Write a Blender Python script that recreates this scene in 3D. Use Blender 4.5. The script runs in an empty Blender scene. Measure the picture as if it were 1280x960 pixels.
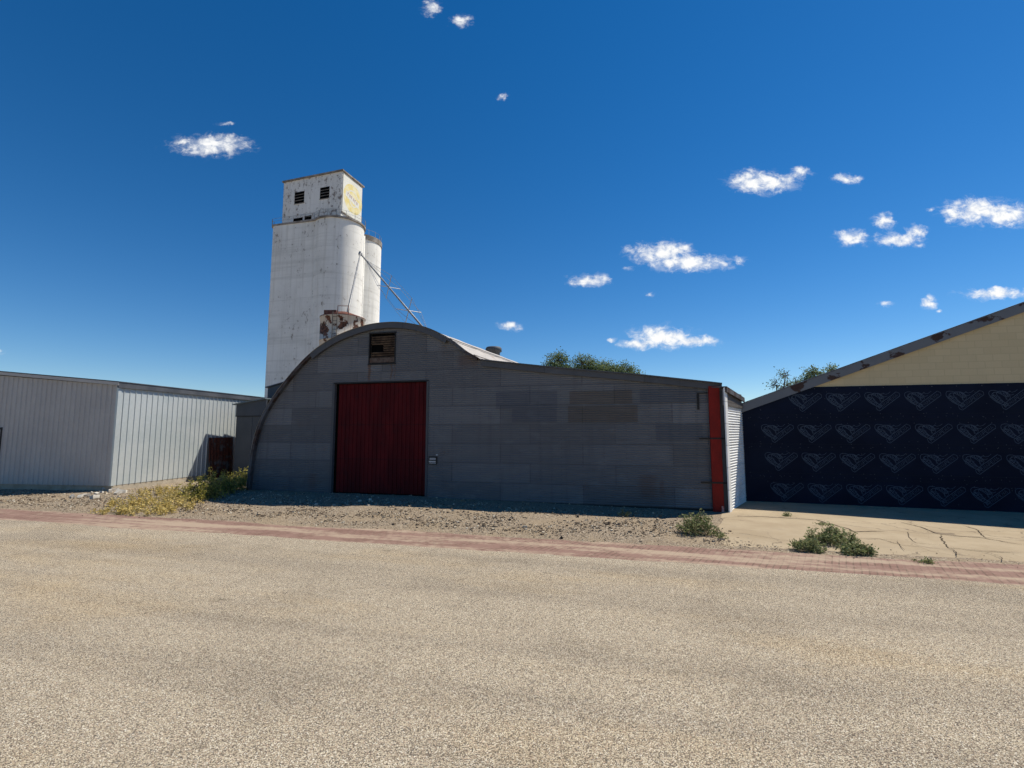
import bpy, math, random
from mathutils import Vector, Matrix, noise
C = bpy.context.scene.collection
R = math.radians
rnd = random.Random(7)

# ------------------------------------------------------------------ survey: sight lines of the camera give real positions
FPX = 600.0; PITCH = math.atan(0.1); EYE = 2.2
CP, SP = math.cos(PITCH), math.sin(PITCH)
def ray(x, y):
    cx = (x-640)/FPX; cy = -(y-480)/FPX
    return (cx, CP-cy*SP, SP+cy*CP)
def gp(x, y, z=0.0):
    d = ray(x, y); t = (z-EYE)/d[2]
    return (d[0]*t, d[1]*t, z)
def at(x, y, Y):
    d = ray(x, y); t = Y/d[1]
    return Vector((d[0]*t, Y, EYE+d[2]*t))
def on_wall(x, y, P, yaw):
    ux, uy = math.cos(yaw), -math.sin(yaw); nx, ny = math.sin(yaw), math.cos(yaw)
    d = ray(x, y); t = (P[0]*nx+P[1]*ny)/(d[0]*nx+d[1]*ny)
    return ((d[0]*t-P[0])*ux+(d[1]*t-P[1])*uy, EYE+d[2]*t)

# ------------------------------------------------------------------ node helpers
class NT:
    def __init__(s, tree): s.t = tree; s.n = tree.nodes; s.l = tree.links
    def add(s, typ, ins=None, **props):
        nd = s.n.new(typ)
        for k, v in props.items(): setattr(nd, k, v)
        for k, v in (ins or {}).items():
            sock = nd.inputs[k]
            if hasattr(v, 'is_output') or isinstance(v, bpy.types.NodeSocket): s.l.new(v, sock)
            else: sock.default_value = v
        return nd
    def math(s, op, a, b=0.0, c=0.0, clamp=False):
        return s.add('ShaderNodeMath', {0: a, 1: b, 2: c}, operation=op, use_clamp=clamp).outputs[0]
    def vmath(s, op, a, b=(0, 0, 0), c=(0, 0, 0)):
        nd = s.add('ShaderNodeVectorMath', {0: a, 1: b, 2: c}, operation=op)
        return nd.outputs['Value'] if op in ('LENGTH', 'DOT_PRODUCT') else nd.outputs[0]
    def noise(s, vec, scale, detail=4, rough=.55, dist=0.0):
        return s.add('ShaderNodeTexNoise', {'Vector': vec, 'Scale': scale, 'Detail': detail, 'Roughness': rough, 'Distortion': dist}).outputs[0]
    def step(s, v, a, b, lo=0.0, hi=1.0):
        return s.add('ShaderNodeMapRange', {0: v, 1: a, 2: b, 3: lo, 4: hi}, interpolation_type='SMOOTHSTEP').outputs[0]
    def mix(s, f, a, b, mode='MIX'):
        nd = s.add('ShaderNodeMix', data_type='RGBA', blend_type=mode)
        for k, v in ((0, f), (6, a), (7, b)):
            if isinstance(v, bpy.types.NodeSocket): s.l.new(v, nd.inputs[k])
            else: nd.inputs[k].default_value = v if k == 0 else (v if len(v) == 4 else (*v, 1))
        return nd.outputs[2]
    def ramp(s, v, stops, interp='LINEAR'):
        nd = s.add('ShaderNodeValToRGB', {0: v}); cr = nd.color_ramp; cr.interpolation = interp
        while len(cr.elements) < len(stops): cr.elements.new(.5)
        for e, (p, c) in zip(cr.elements, stops): e.position = p; e.color = (*c, 1)
        return nd.outputs[0]
    def obj(s, scale=(1, 1, 1), rot=(0, 0, 0), loc=(0, 0, 0)):
        tc = s.add('ShaderNodeTexCoord')
        return s.add('ShaderNodeMapping', {0: tc.outputs['Object'], 'Scale': scale, 'Rotation': rot, 'Location': loc}).outputs[0]
    def sep(s, v):
        return s.add('ShaderNodeSeparateXYZ', {0: v}).outputs
    def comb(s, x, y, z):
        return s.add('ShaderNodeCombineXYZ', {0: x, 1: y, 2: z}).outputs[0]

def material(name, fn, rough=.8, metal=0.0, spec=.3):
    m = bpy.data.materials.new(name); m.use_nodes = True
    nt = NT(m.node_tree); b = m.node_tree.nodes['Principled BSDF']
    b.inputs['Roughness'].default_value = rough; b.inputs['Metallic'].default_value = metal
    b.inputs['Specular IOR Level'].default_value = spec
    r = fn(nt)
    col, bump, bs, bd = (r if isinstance(r, tuple) and len(r) == 4 else (r, None, 0, 0))
    if isinstance(col, bpy.types.NodeSocket): nt.l.new(col, b.inputs['Base Color'])
    else: b.inputs['Base Color'].default_value = (*col, 1)
    if bump is not None:
        bn = nt.add('ShaderNodeBump', {'Height': bump, 'Strength': bs, 'Distance': bd})
        nt.l.new(bn.outputs[0], b.inputs['Normal'])
    return m

def mottled(c1, c2, scale=3.0, fine=25.0, k=.35):
    def fn(nt):
        v = nt.obj()
        a = nt.noise(v, scale, 6); b = nt.noise(v, fine, 4)
        c = nt.mix(nt.step(a, .35, .65), (*c1, 1), (*c2, 1))
        return nt.mix(k, c, nt.mix(b, (.25, .25, .25, 1), (.95, .95, .95, 1)), 'OVERLAY')
    return fn

def galv_sheets(base, sheet_w=2.6, sheet_h=.61, var=.16, rust=.25, tint=(.13, .1, .075)):
    """old corrugated sheets: one tone per sheet, seams, grime runs, rust specks"""
    def fn(nt):
        v = nt.obj(); x, y, z = nt.sep(v)
        uv = nt.comb(x, z, 0.0)
        bk = nt.add('ShaderNodeTexBrick', {'Vector': uv, 'Scale': 1.0, 'Mortar Size': .017, 'Mortar Smooth': .3, 'Bias': 0.0,
                    'Brick Width': sheet_w, 'Row Height': sheet_h, 'Color1': (0, 0, 0, 1), 'Color2': (1, 1, 1, 1), 'Mortar': (.5, .5, .5, 1)},
                    offset=.37, squash=1.0)
        t = nt.add('ShaderNodeSeparateColor', {0: bk.outputs[0]}).outputs[0]
        lo = tuple(q*(1-var) for q in base); hi = tuple(q*(1+var) for q in base)
        c = nt.mix(t, (*lo, 1), (*hi, 1))
        c = nt.mix(nt.math('MULTIPLY', bk.outputs['Fac'], .55), c, (*[q*.45 for q in base], 1))
        runs = nt.noise(nt.vmath('MULTIPLY', v, (5.0, 1.0, .35)), 1.0, 6, .6)
        c = nt.mix(nt.math('MULTIPLY', nt.step(runs, .5, .72), .4), c, (*[q*.62 for q in base], 1))
        pale = nt.noise(nt.vmath('MULTIPLY', v, (1.2, 1.0, 2.6)), 1.3, 5, .6)
        c = nt.mix(nt.math('MULTIPLY', nt.step(pale, .52, .7), .3), c, (*[min(1, q*1.5) for q in base], 1))
        rs = nt.noise(v, 1.1, 8, .65); rf = nt.noise(v, 14, 4)
        rm = nt.math('MULTIPLY', nt.step(rs, .57, .7), nt.step(rf, .42, .6))
        c = nt.mix(nt.math('MULTIPLY', rm, rust), c, (*tint, 1))
        return c
    return fn

def barn_front(nt):
    c = galv_sheets((.150, .151, .157), var=.2, rust=.6)(nt)
    v = nt.obj(); x, y, z = nt.sep(v)
    wob = nt.math('MULTIPLY', nt.math('SUBTRACT', nt.noise(nt.vmath('MULTIPLY', v, (1, 1, .6)), 6.0, 5), .5), .25)
    for (cx, w, z0, z1, k) in ((4.70, .05, 3.95, 4.56, .7), (5.55, .03, 3.97, 4.56, .55), (5.68, .03, 4.0, 4.6, .4), (13.9, .22, .25, .95, .35), (14.3, .05, .3, .8, .35), (8.35, .35, 4.3, 4.7, .4), (2.6, .16, .2, .75, .3)):
        d = nt.math('ABSOLUTE', nt.math('SUBTRACT', nt.math('ADD', x, wob), cx))
        m = nt.math('MULTIPLY', nt.step(d, w*.4, w*1.6, 1, 0), nt.math('MULTIPLY', nt.step(z, z0-.1, z0+.15), nt.step(z, z1-.02, z1+.02, 1, 0)))
        c = nt.mix(nt.math('MULTIPLY', m, k), c, (.12, .062, .035, 1))
    # screw rows at every half sheet
    sx = nt.math('ABSOLUTE', nt.math('SUBTRACT', nt.math('FRACT', nt.math('DIVIDE', x, .65)), .5))
    sz = nt.math('ABSOLUTE', nt.math('SUBTRACT', nt.math('FRACT', nt.math('DIVIDE', z, .136)), .5))
    m = nt.math('MULTIPLY', nt.step(sx, .012, .03, 1, 0), nt.step(sz, .06, .14, 1, 0))
    return nt.mix(nt.math('MULTIPLY', m, .5), c, (.06, .055, .055, 1))

def white_paint(base=(.83, .81, .755), peel=(.27, .23, .19), amount=.0, sx=1.0):
    def fn(nt):
        v = nt.obj()
        big = nt.noise(v, .22, 5, .6); sm = nt.noise(nt.vmath('MULTIPLY', v, (1, 1, .7)), 1.9, 9, .72)
        runs = nt.noise(nt.vmath('MULTIPLY', v, (2.2, 2.2, .07)), 1.0, 6, .6)
        pour = nt.noise(nt.vmath('MULTIPLY', v, (.05, .05, 1.4)), 1.0, 5, .65)
        c = nt.mix(nt.step(big, .35, .7), (*base, 1), (*[q*.86 for q in base], 1))
        c = nt.mix(nt.math('MULTIPLY', nt.step(runs, .47, .72), .45), c, (base[0]*.62, base[1]*.6, base[2]*.56, 1))
        c = nt.mix(nt.math('MULTIPLY', nt.step(pour, .5, .66), .34), c, (base[0]*.6, base[1]*.6, base[2]*.58, 1))
        lvl = nt.math('ADD', nt.math('MULTIPLY', sm, .8), nt.math('MULTIPLY', big, .35))
        m = nt.step(lvl, .65-amount, .715-amount)
        return nt.mix(nt.math('MULTIPLY', m, .85), c, (*peel, 1))
    return fn

def rusty(paint, rust1=(.16, .07, .04), rust2=(.06, .03, .025), lo=.45, hi=.55, scale=1.6):
    def fn(nt):
        v = nt.obj()
        a = nt.noise(v, scale, 8, .65); b = nt.noise(v, scale*6, 5)
        r = nt.mix(nt.step(b, .35, .65), (*rust1, 1), (*rust2, 1))
        runs = nt.noise(nt.vmath('MULTIPLY', v, (6, 6, .4)), 1.0, 5)
        p = nt.mix(nt.math('MULTIPLY', nt.step(runs, .45, .7), .5), (*paint, 1), (paint[0]*.7, paint[1]*.5, paint[2]*.38, 1))
        return nt.mix(nt.step(a, lo, hi), p, r)
    return fn

def chipseal(nt):
    v = nt.obj()
    w = nt.vmath('ADD', v, nt.vmath('MULTIPLY', nt.add('ShaderNodeTexNoise', {'Vector': v, 'Scale': 40.0, 'Detail': 2}).outputs[1], (.012, .012, 0)))
    vo = nt.add('ShaderNodeTexVoronoi', {'Vector': w, 'Scale': 124.0, 'Randomness': 1.0})
    rr = nt.add('ShaderNodeSeparateColor', {0: vo.outputs['Color']}).outputs
    chip = nt.ramp(rr[0], [(0, (.12, .097, .075)), (.12, (.245, .198, .14)), (.32, (.405, .333, .23)), (.62, (.525, .442, .31)), (.85, (.63, .55, .41)), (1, (.78, .72, .59))])
    chip = nt.mix(nt.math('MULTIPLY', nt.step(rr[1], .78, .9), .5), chip, (.50, .35, .25, 1))
    c = nt.mix(nt.step(vo.outputs['Distance'], .45, .75), chip, (.12, .10, .08, 1))
    # bare binder showing through in scattered specks
    sp = nt.noise(v, 26.0, 5, .7)
    c = nt.mix(nt.math('MULTIPLY', nt.step(sp, .57, .66), .55), c, (.13, .115, .10, 1))
    # wheel tracks and worn bands along the road, large uneven patches
    road = nt.obj(rot=(0, 0, R(14.7)))
    band = nt.noise(nt.vmath('MULTIPLY', road, (.06, .95, 1)), 1.0, 6, .62)
    c = nt.mix(nt.math('MULTIPLY', nt.step(band, .42, .64), .5), c, (.70, .70, .72, 1), 'MULTIPLY')
    patch = nt.noise(v, .55, 7, .62)
    c = nt.mix(nt.math('MULTIPLY', nt.step(patch, .48, .64), .5), c, (.74, .735, .74, 1), 'MULTIPLY')
    warm = nt.noise(nt.vmath('MULTIPLY', road, (.16, .5, 1)), 1.0, 5, .6)
    c = nt.mix(nt.math('MULTIPLY', nt.step(warm, .48, .7), .8), c, (1.08, 1.0, .86, 1), 'MULTIPLY')
    stain = nt.noise(nt.vmath('MULTIPLY', road, (.8, 1.6, 1)), 1.0, 7, .68)
    c = nt.mix(nt.math('MULTIPLY', nt.step(stain, .63, .71), .8), c, (.5, .49, .48, 1), 'MULTIPLY')
    h = nt.math('ADD', nt.math('SUBTRACT', 1.0, vo.outputs['Distance']), nt.math('MULTIPLY', rr[2], .5))
    return c, h, .55, .005

def gravel_dirt(nt):
    v = nt.obj()
    vo = nt.add('ShaderNodeTexVoronoi', {'Vector': v, 'Scale': 38.0})
    rr = nt.add('ShaderNodeSeparateColor', {0: vo.outputs['Color']}).outputs
    st = nt.ramp(rr[0], [(0, (.13, .10, .07)), (.35, (.25, .19, .13)), (.7, (.35, .275, .19)), (1, (.52, .45, .345))])
    c = nt.mix(nt.step(vo.outputs['Distance'], .45, .75), st, (.19, .155, .12, 1))
    big = nt.noise(v, .7, 7, .62)
    c = nt.mix(nt.math('MULTIPLY', nt.step(big, .42, .62), .65), c, (.31, .24, .16, 1))
    big2 = nt.noise(v, 1.9, 7, .65)
    c = nt.mix(nt.math('MULTIPLY', nt.step(big2, .54, .68), .45), c, (.20, .155, .115, 1))
    h = nt.math('ADD', nt.math('SUBTRACT', 1.0, vo.outputs['Distance']), nt.math('MULTIPLY', nt.noise(v, 9, 6), 1.5))
    return c, h, .7, .02

def brick_paving(nt):
    v = nt.obj(rot=(0, 0, R(14.7)))
    x, y, z = nt.sep(v)
    wob = nt.noise(v, 1.2, 3)
    uv = nt.comb(nt.math('ADD', nt.math('MULTIPLY_ADD', x, .35, y), nt.math('MULTIPLY', wob, .05)), nt.math('MULTIPLY_ADD', y, -.35, x), 0.0)
    bk = nt.add('ShaderNodeTexBrick', {'Vector': uv, 'Scale': 1.0, 'Mortar Size': .011, 'Mortar Smooth': .2, 'Brick Width': .215, 'Row Height': .105,
                'Color1': (.165, .088, .070, 1), 'Color2': (.235, .138, .110, 1), 'Mortar': (.085, .055, .042, 1)}, offset=.5)
    c = nt.mix(nt.step(nt.noise(v, 1.7, 6, .65), .44, .58), bk.outputs[0], (.225, .135, .108, 1))
    c = nt.mix(nt.math('MULTIPLY', nt.noise(v, 30, 5), .55), c, (.31, .21, .165, 1))
    d = nt.noise(nt.vmath('MULTIPLY', v, (.22, 2.6, 1)), 1.0, 7, .62)
    d2 = nt.noise(v, 5.0, 6, .7)
    m = nt.step(nt.math('MULTIPLY_ADD', d2, .5, d), .66, .88)
    c = nt.mix(nt.math('MULTIPLY', m, .85), c, (.40, .31, .225, 1))
    return c, nt.math('SUBTRACT', 1.0, bk.outputs['Fac']), .6, .01

def concrete(nt):
    v = nt.obj()
    a = nt.noise(v, .8, 8, .65); b = nt.noise(v, 60, 3); s = nt.noise(v, 2.3, 8, .68)
    c = nt.mix(nt.step(a, .35, .65), (.335, .262, .172, 1), (.40, .322, .218, 1))
    c = nt.mix(nt.math('MULTIPLY', nt.step(s, .56, .68), .55), c, (.33, .27, .195, 1))
    c = nt.mix(nt.math('MULTIPLY', nt.step(b, .5, .75), .3), c, (.34, .29, .22, 1))
    vc = nt.add('ShaderNodeTexVoronoi', {'Vector': nt.vmath('ADD', v, nt.vmath('MULTIPLY', nt.add('ShaderNodeTexNoise', {'Vector': v, 'Scale': 1.6, 'Detail': 5.0}).outputs[1], (.9, .9, 0))), 'Scale': .75}, feature='DISTANCE_TO_EDGE')
    cm = nt.math('MULTIPLY', nt.step(vc.outputs['Distance'], .004, .016, 1.0, 0.0), nt.step(nt.noise(v, .5, 4), .42, .6))
    c = nt.mix(nt.math('MULTIPLY', cm, .75), c, (.16, .125, .09, 1))
    return c, b, .3, .006

def blocks(nt):
    v = nt.obj(); x, y, z = nt.sep(v)
    bk = nt.add('ShaderNodeTexBrick', {'Vector': nt.comb(x, z, 0.0), 'Scale': 1.0, 'Mortar Size': .012, 'Mortar Smooth': .25, 'Brick Width': .405, 'Row Height': .203,
                'Color1': (.575, .465, .28, 1), 'Color2': (.62, .505, .31, 1), 'Mortar': (.54, .44, .265, 1)}, offset=.5)
    c = bk.outputs[0]
    st = nt.noise(nt.vmath('MULTIPLY', v, (1, 1, .5)), 1.1, 7, .62)
    c = nt.mix(nt.math('MULTIPLY', nt.step(st, .48, .72), .4), c, (.49, .40, .25, 1))
    dr = nt.noise(nt.vmath('MULTIPLY', v, (5, 1, .25)), 1.0, 5, .6)
    c = nt.mix(nt.math('MULTIPLY', nt.step(dr, .55, .75), .35), c, (.44, .365, .235, 1))
    return c, nt.math('SUBTRACT', 1.0, bk.outputs['Fac']), .2, .004

def per_island(stops):
    def fn(nt):
        g = nt.add('ShaderNodeNewGeometry')
        return nt.ramp(g.outputs['Random Per Island'], stops)
    return fn

M = {}
def setup_materials():
    m = M
    m['chipseal'] = material('chipseal', chipseal, .95, 0, .1)
    m['gravel'] = material('gravel_dirt', gravel_dirt, .97, 0, .1)
    m['brick'] = material('brick_paving', brick_paving, .92, 0, .1)
    m['concrete'] = material('concrete', concrete, .93, 0, .1)
    m['crack'] = material('crack_dirt', mottled((.055, .045, .035), (.10, .08, .06), 6, 30), 1, 0, 0)
    m['stone'] = material('gravel_stone', per_island([(0, (.10, .075, .055)), (.4, (.23, .175, .12)), (.7, (.34, .27, .19)), (.9, (.47, .40, .295)), (1, (.64, .58, .47))]), .95, 0, .1)
    m['rubble'] = material('broken_concrete', mottled((.56, .53, .47), (.40, .36, .30), 8, 40), .95, 0, .1)
    m['galv'] = material('weathered_corrugated_iron', barn_front, .7, .0, .15)
    m['galv_dark'] = material('darker_corrugated_iron', galv_sheets((.112, .117, .13), var=.15), .7, 0, .15)
    m['galv_brown'] = material('browned_corrugated_iron', galv_sheets((.120, .109, .100), var=.15, rust=.9), .75, 0, .12)
    m['galv_edge'] = material('dark_rusted_trim', rusty((.10, .105, .115), (.07, .04, .03), (.03, .02, .018), .42, .58, 1.3), .75, 0, .25)
    m['galv_trim'] = material('grey_metal_trim', galv_sheets((.095, .098, .105), 3.0, 5.0, .12, .7), .65, 0, .2)
    m['roof_tin'] = material('pale_tin_roof', galv_sheets((.50, .455, .395), 3.0, .8, .25, 1.0, (.26, .15, .09)), .5, .0, .4)
    m['white_tin'] = material('white_painted_corrugated_iron', galv_sheets((.80, .80, .78), 2.4, .61, .05, .5, (.3, .2, .14)), .6, 0, .3)
    m['red_door'] = material('dark_red_door_paint', galv_door, .7, 0, .12)
    m['red_post'] = material('red_post_paint', mottled((.235, .014, .009), (.18, .012, .008), 2.5, 18, .25), .65, 0, .2)
    m['black'] = material('black_iron', mottled((.012, .012, .013), (.02, .018, .017), 8, 40), .6, 0, .3)
    m['void'] = material('dark_interior', lambda nt: (.006, .006, .006), 1, 0, 0)
    m['slat'] = material('weathered_louvre_wood', mottled((.05, .04, .035), (.12, .09, .07), 5, 30, .4), .9, 0, .1)
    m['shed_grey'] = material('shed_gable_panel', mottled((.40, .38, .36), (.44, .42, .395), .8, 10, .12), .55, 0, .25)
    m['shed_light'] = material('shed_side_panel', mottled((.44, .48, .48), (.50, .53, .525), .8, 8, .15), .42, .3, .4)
    m['shed_trim'] = material('shed_roof_trim', mottled((.20, .21, .225), (.27, .28, .29), 2, 18, .2), .5, .1, .4)
    m['found'] = material('shed_foundation', mottled((.30, .26, .20), (.38, .33, .26), 2, 20, .3), .95, 0, .1)
    m['annex'] = material('annex_steel_panel', mottled((.058, .066, .078), (.075, .083, .095), .7, 9, .15), .6, 0, .2)
    m['annex_trim'] = material('annex_roof_edge', mottled((.11, .14, .15), (.15, .18, .19), 2, 12, .2), .5, 0, .4)
    m['rust_sheet'] = material('rusted_sheet', rusty((.10, .095, .09), (.13, .038, .020), (.05, .02, .014), .40, .5, 2.2), .8, 0, .2)
    m['blocks'] = material('yellow_painted_block', blocks, .9, 0, .15)
    m['wrap'] = material('navy_house_wrap', wrap_fn, .6, 0, .08)
    m['print'] = material('wrap_print', lambda nt: (.066, .09, .128), .7, 0, .08)
    m['cap'] = material('cap_nail', lambda nt: (.045, .052, .065), .6, 0, .3)
    m['fascia'] = material('grey_peeling_fascia', fascia_fn, .6, 0, .3)
    m['roof_dark'] = material('dark_roof_sheet', mottled((.05, .055, .065), (.08, .085, .095), 1, 12, .2), .55, 0, .35)
    m['tower'] = material('peeling_white_concrete', white_paint(), .9, 0, .15)
    m['tower_dirty'] = material('weathered_white_headhouse', white_paint((.80, .78, .73), (.2, .16, .13), .05), .9, 0, .15)
    m['ledge'] = material('stained_concrete_ledge', mottled((.32, .29, .26), (.17, .15, .13), 1.2, 7, .4), .9, 0, .1)
    m['sign_white'] = material('sign_white', mottled((.72, .71, .64), (.66, .65, .58), 1, 9, .15), .7, 0, .2)
    m['sign_yellow'] = material('faded_yellow', mottled((.72, .58, .22), (.76, .69, .44), 1.2, 6, .2), .7, 0, .2)
    m['sign_red'] = material('faded_lettering', lambda nt: (.33, .17, .13), .8, 0, .1)
    m['tank'] = material('rusted_white_tank', rusty((.62, .55, .46), (.20, .085, .05), (.035, .022, .018), .53, .56, .9), .8, 0, .2)
    m['tank_rust'] = material('rusted_tank_lid', rusty((.22, .10, .07), (.16, .06, .045), (.07, .03, .025), .4, .6, 1.5), .85, 0, .15)
    m['pipe'] = material('galvanised_pipe', mottled((.20, .20, .20), (.30, .30, .29), 1.5, 10, .2), .5, .2, .4)
    m['wire'] = material('guy_wire', lambda nt: (.42, .43, .44), .5, .3, .4)
    m['bark'] = material('bark', mottled((.09, .07, .055), (.15, .12, .095), 4, 25, .3), .95, 0, .1)
    leaf = lambda a, b, c: per_island([(0, a), (.5, b), (1, c)])
    m['leaf'] = material('tree_leaves', leaf((.07, .11, .045), (.14, .19, .075), (.25, .30, .13)), .7, 0, .25)
    m['leaf_pale'] = material('pale_tree_leaves', leaf((.10, .14, .055), (.17, .22, .09), (.28, .32, .15)), .7, 0, .25)
    m['weed'] = material('weed_leaves', leaf((.10, .13, .045), (.21, .24, .10), (.36, .38, .20)), .75, 0, .2)
    m['weed_olive'] = material('olive_weed_leaves', leaf((.13, .125, .03), (.30, .27, .055), (.52, .44, .11)), .8, 0, .15)
    m['weed_dry'] = material('dry_yellow_weed', leaf((.40, .29, .08), (.62, .47, .15), (.76, .63, .29)), .85, 0, .1)
    m['stem'] = material('weed_stem', leaf((.16, .15, .06), (.24, .2, .09), (.30, .26, .14)), .85, 0, .1)
    m['notice_white'] = material('notice_white', lambda nt: (.5, .5, .5), .6, 0, .2)
    for k in ('leaf', 'leaf_pale', 'weed', 'weed_olive', 'weed_dry'):
        b = m[k].node_tree.nodes['Principled BSDF']
        tr = m[k].node_tree.nodes.new('ShaderNodeBsdfTranslucent'); mx = m[k].node_tree.nodes.new('ShaderNodeMixShader')
        out = m[k].node_tree.nodes['Material Output']; L = m[k].node_tree.links
        L.new(b.inputs['Base Color'].links[0].from_socket, tr.inputs[0])
        mx.inputs[0].default_value = .35; L.new(b.outputs[0], mx.inputs[1]); L.new(tr.outputs[0], mx.inputs[2]); L.new(mx.outputs[0], out.inputs[0])

def galv_door(nt):
    v = nt.obj(); x, y, z = nt.sep(v)
    a = nt.noise(nt.vmath('MULTIPLY', v, (2.5, 1, .5)), 1.0, 6, .62)
    c = nt.mix(nt.step(a, .35, .7), (.062, .005, .007, 1), (.105, .008, .010, 1))
    f = nt.noise(v, 2.2, 8, .65)
    c = nt.mix(nt.math('MULTIPLY', nt.step(f, .5, .68), .45), c, (.038, .009, .012, 1))
    # the door is three courses of sheet: a dark lap line at each
    for h in (1.28, 2.45):
        ln = nt.step(nt.math('ABSOLUTE', nt.math('SUBTRACT', z, h)), .01, .03, .5, 0.0)
        c = nt.mix(ln, c, (.04, .008, .01, 1))
    return c

def wrap_fn(nt):
    v = nt.obj(); x, y, z = nt.sep(v)
    a = nt.noise(v, .8, 5); b = nt.noise(nt.vmath('MULTIPLY', v, (.6, 1, 9)), 1.0, 5)
    c = nt.mix(nt.step(a, .3, .7), (.0045, .0075, .020, 1), (.0075, .0125, .030, 1))
    c = nt.mix(nt.math('MULTIPLY', nt.step(b, .55, .7), .4), c, (.008, .012, .022, 1))
    h = nt.noise(nt.vmath('MULTIPLY', v, (1.5, 1, 3)), 1.0, 5)
    return c, h, .35, .03

def fascia_fn(nt):
    v = nt.obj(); x, y, z = nt.sep(v)
    a = nt.noise(nt.vmath('MULTIPLY', v, (1, 1, 1.6)), 1.5, 6, .6)
    c = nt.mix(nt.noise(v, 3, 5), (.125, .135, .15, 1), (.17, .18, .195, 1))
    return nt.mix(nt.step(a, .56, .60), c, nt.mix(nt.noise(v, 14, 4), (.075, .035, .025, 1), (.02, .014, .012, 1)))

# ------------------------------------------------------------------ mesh helpers
class MB:
    def __init__(s): s.v = []; s.f = []; s.sm = []
    def add(s, vs, fs, smooth=False):
        o = len(s.v); s.v += [tuple(p) for p in vs]; s.f += [tuple(i+o for i in f) for f in fs]; s.sm += [smooth]*len(fs); return s
    def box(s, x0, x1, y0, y1, z0, z1, mat=None):
        vs = [Vector((x, y, z)) for z in (z0, z1) for y in (y0, y1) for x in (x0, x1)]
        if mat is not None: vs = [mat @ p for p in vs]
        return s.add(vs, [(0, 2, 3, 1), (4, 5, 7, 6), (0, 1, 5, 4), (2, 6, 7, 3), (0, 4, 6, 2), (1, 3, 7, 5)])
    def slab(s, pts, back):
        """polygon of 3D points, given thickness by the vector back"""
        n = len(pts); b = Vector(back); vs = [Vector(p) for p in pts]; vs += [p+b for p in vs]
        fs = [tuple(range(n)), tuple(range(2*n-1, n-1, -1))]+[(i, i+n, (i+1) % n+n, (i+1) % n) for i in range(n)]
        return s.add(vs, fs)
    def tube(s, pts, rad, seg=8, cap=True):
        pts = [Vector(p) for p in pts]; n = len(pts); vs = []
        rads = rad if isinstance(rad, (list, tuple)) else [rad]*n
        ref = None
        for i, p in enumerate(pts):
            d = (pts[min(i+1, n-1)]-pts[max(i-1, 0)]).normalized()
            if ref is None: ref = Vector((0, 0, 1)) if abs(d.z) < .9 else Vector((1, 0, 0))
            a = d.cross(ref).normalized(); b = a.cross(d).normalized(); ref = b
            for k in range(seg):
                t = 2*math.pi*k/seg; vs.append(p+(a*math.cos(t)+b*math.sin(t))*rads[i])
        fs = [(i*seg+k, i*seg+(k+1) % seg, (i+1)*seg+(k+1) % seg, (i+1)*seg+k) for i in range(n-1) for k in range(seg)]
        if cap: fs += [tuple(range(seg-1, -1, -1)), tuple(range((n-1)*seg, n*seg))]
        return s.add(vs, fs, seg > 5)
    def lathe(s, prof, cx=0, cy=0, seg=40, cap=True):
        vs = [(cx+r*math.cos(2*math.pi*k/seg), cy+r*math.sin(2*math.pi*k/seg), z) for r, z in prof for k in range(seg)]
        n = len(prof)
        fs = [(i*seg+k, i*seg+(k+1) % seg, (i+1)*seg+(k+1) % seg, (i+1)*seg+k) for i in range(n-1) for k in range(seg)]
        s.add(vs, fs, True)
        if cap: s.add(vs[-seg:], [tuple(range(seg))]); s.add(vs[:seg], [tuple(range(seg-1, -1, -1))])
        return s
    def build(s, name, mat, parent=None, loc=None, rotz=None, kind=None):
        me = bpy.data.meshes.new(name); me.from_pydata(s.v, [], s.f); me.materials.append(mat)
        me.polygons.foreach_set('use_smooth', s.sm); me.update()
        o = bpy.data.objects.new(name, me); C.objects.link(o)
        if parent is not None: o.parent = parent
        if loc is not None: o.location = loc
        if rotz is not None: o.rotation_euler.z = rotz
        if kind: o['kind'] = kind
        return o
def tag(o, label, cat, group=None, kind=None):
    o['label'] = label; o['category'] = cat
    if group: o['group'] = group
    if kind: o['kind'] = kind
    return o
def thing(name, label, cat, loc=(0, 0, 0), yaw=0.0, group=None):
    o = bpy.data.objects.new(name, None); C.objects.link(o); o.empty_display_size = .3
    o.location = loc; o.rotation_euler.z = -yaw
    return tag(o, label, cat, group)

def corr_wall(spans, z0, z1, pitch=.068, amp=.0075, n=8, y0=0.0, vertical=False):
    """real corrugation; spans(t) gives the intervals along the other axis. Corrugations run along s (or up z when vertical)"""
    mb = MB(); k = max(1, int(round((z1-z0)/pitch*n))); st = (z1-z0)/k
    for i in range(k):
        a, b = z0+i*st, z0+(i+1)*st
        ya = y0-amp*math.sin(2*math.pi*a/pitch); yb = y0-amp*math.sin(2*math.pi*b/pitch)
        for (s0, s1) in spans((a+b)/2):
            if s1-s0 < .01: continue
            if vertical: mb.add([(a, ya, s0), (b, yb, s0), (b, yb, s1), (a, ya, s1)], [(0, 1, 2, 3)])
            else: mb.add([(s0, ya, a), (s1, ya, a), (s1, yb, b), (s0, yb, b)], [(0, 1, 2, 3)])
    return mb

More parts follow.
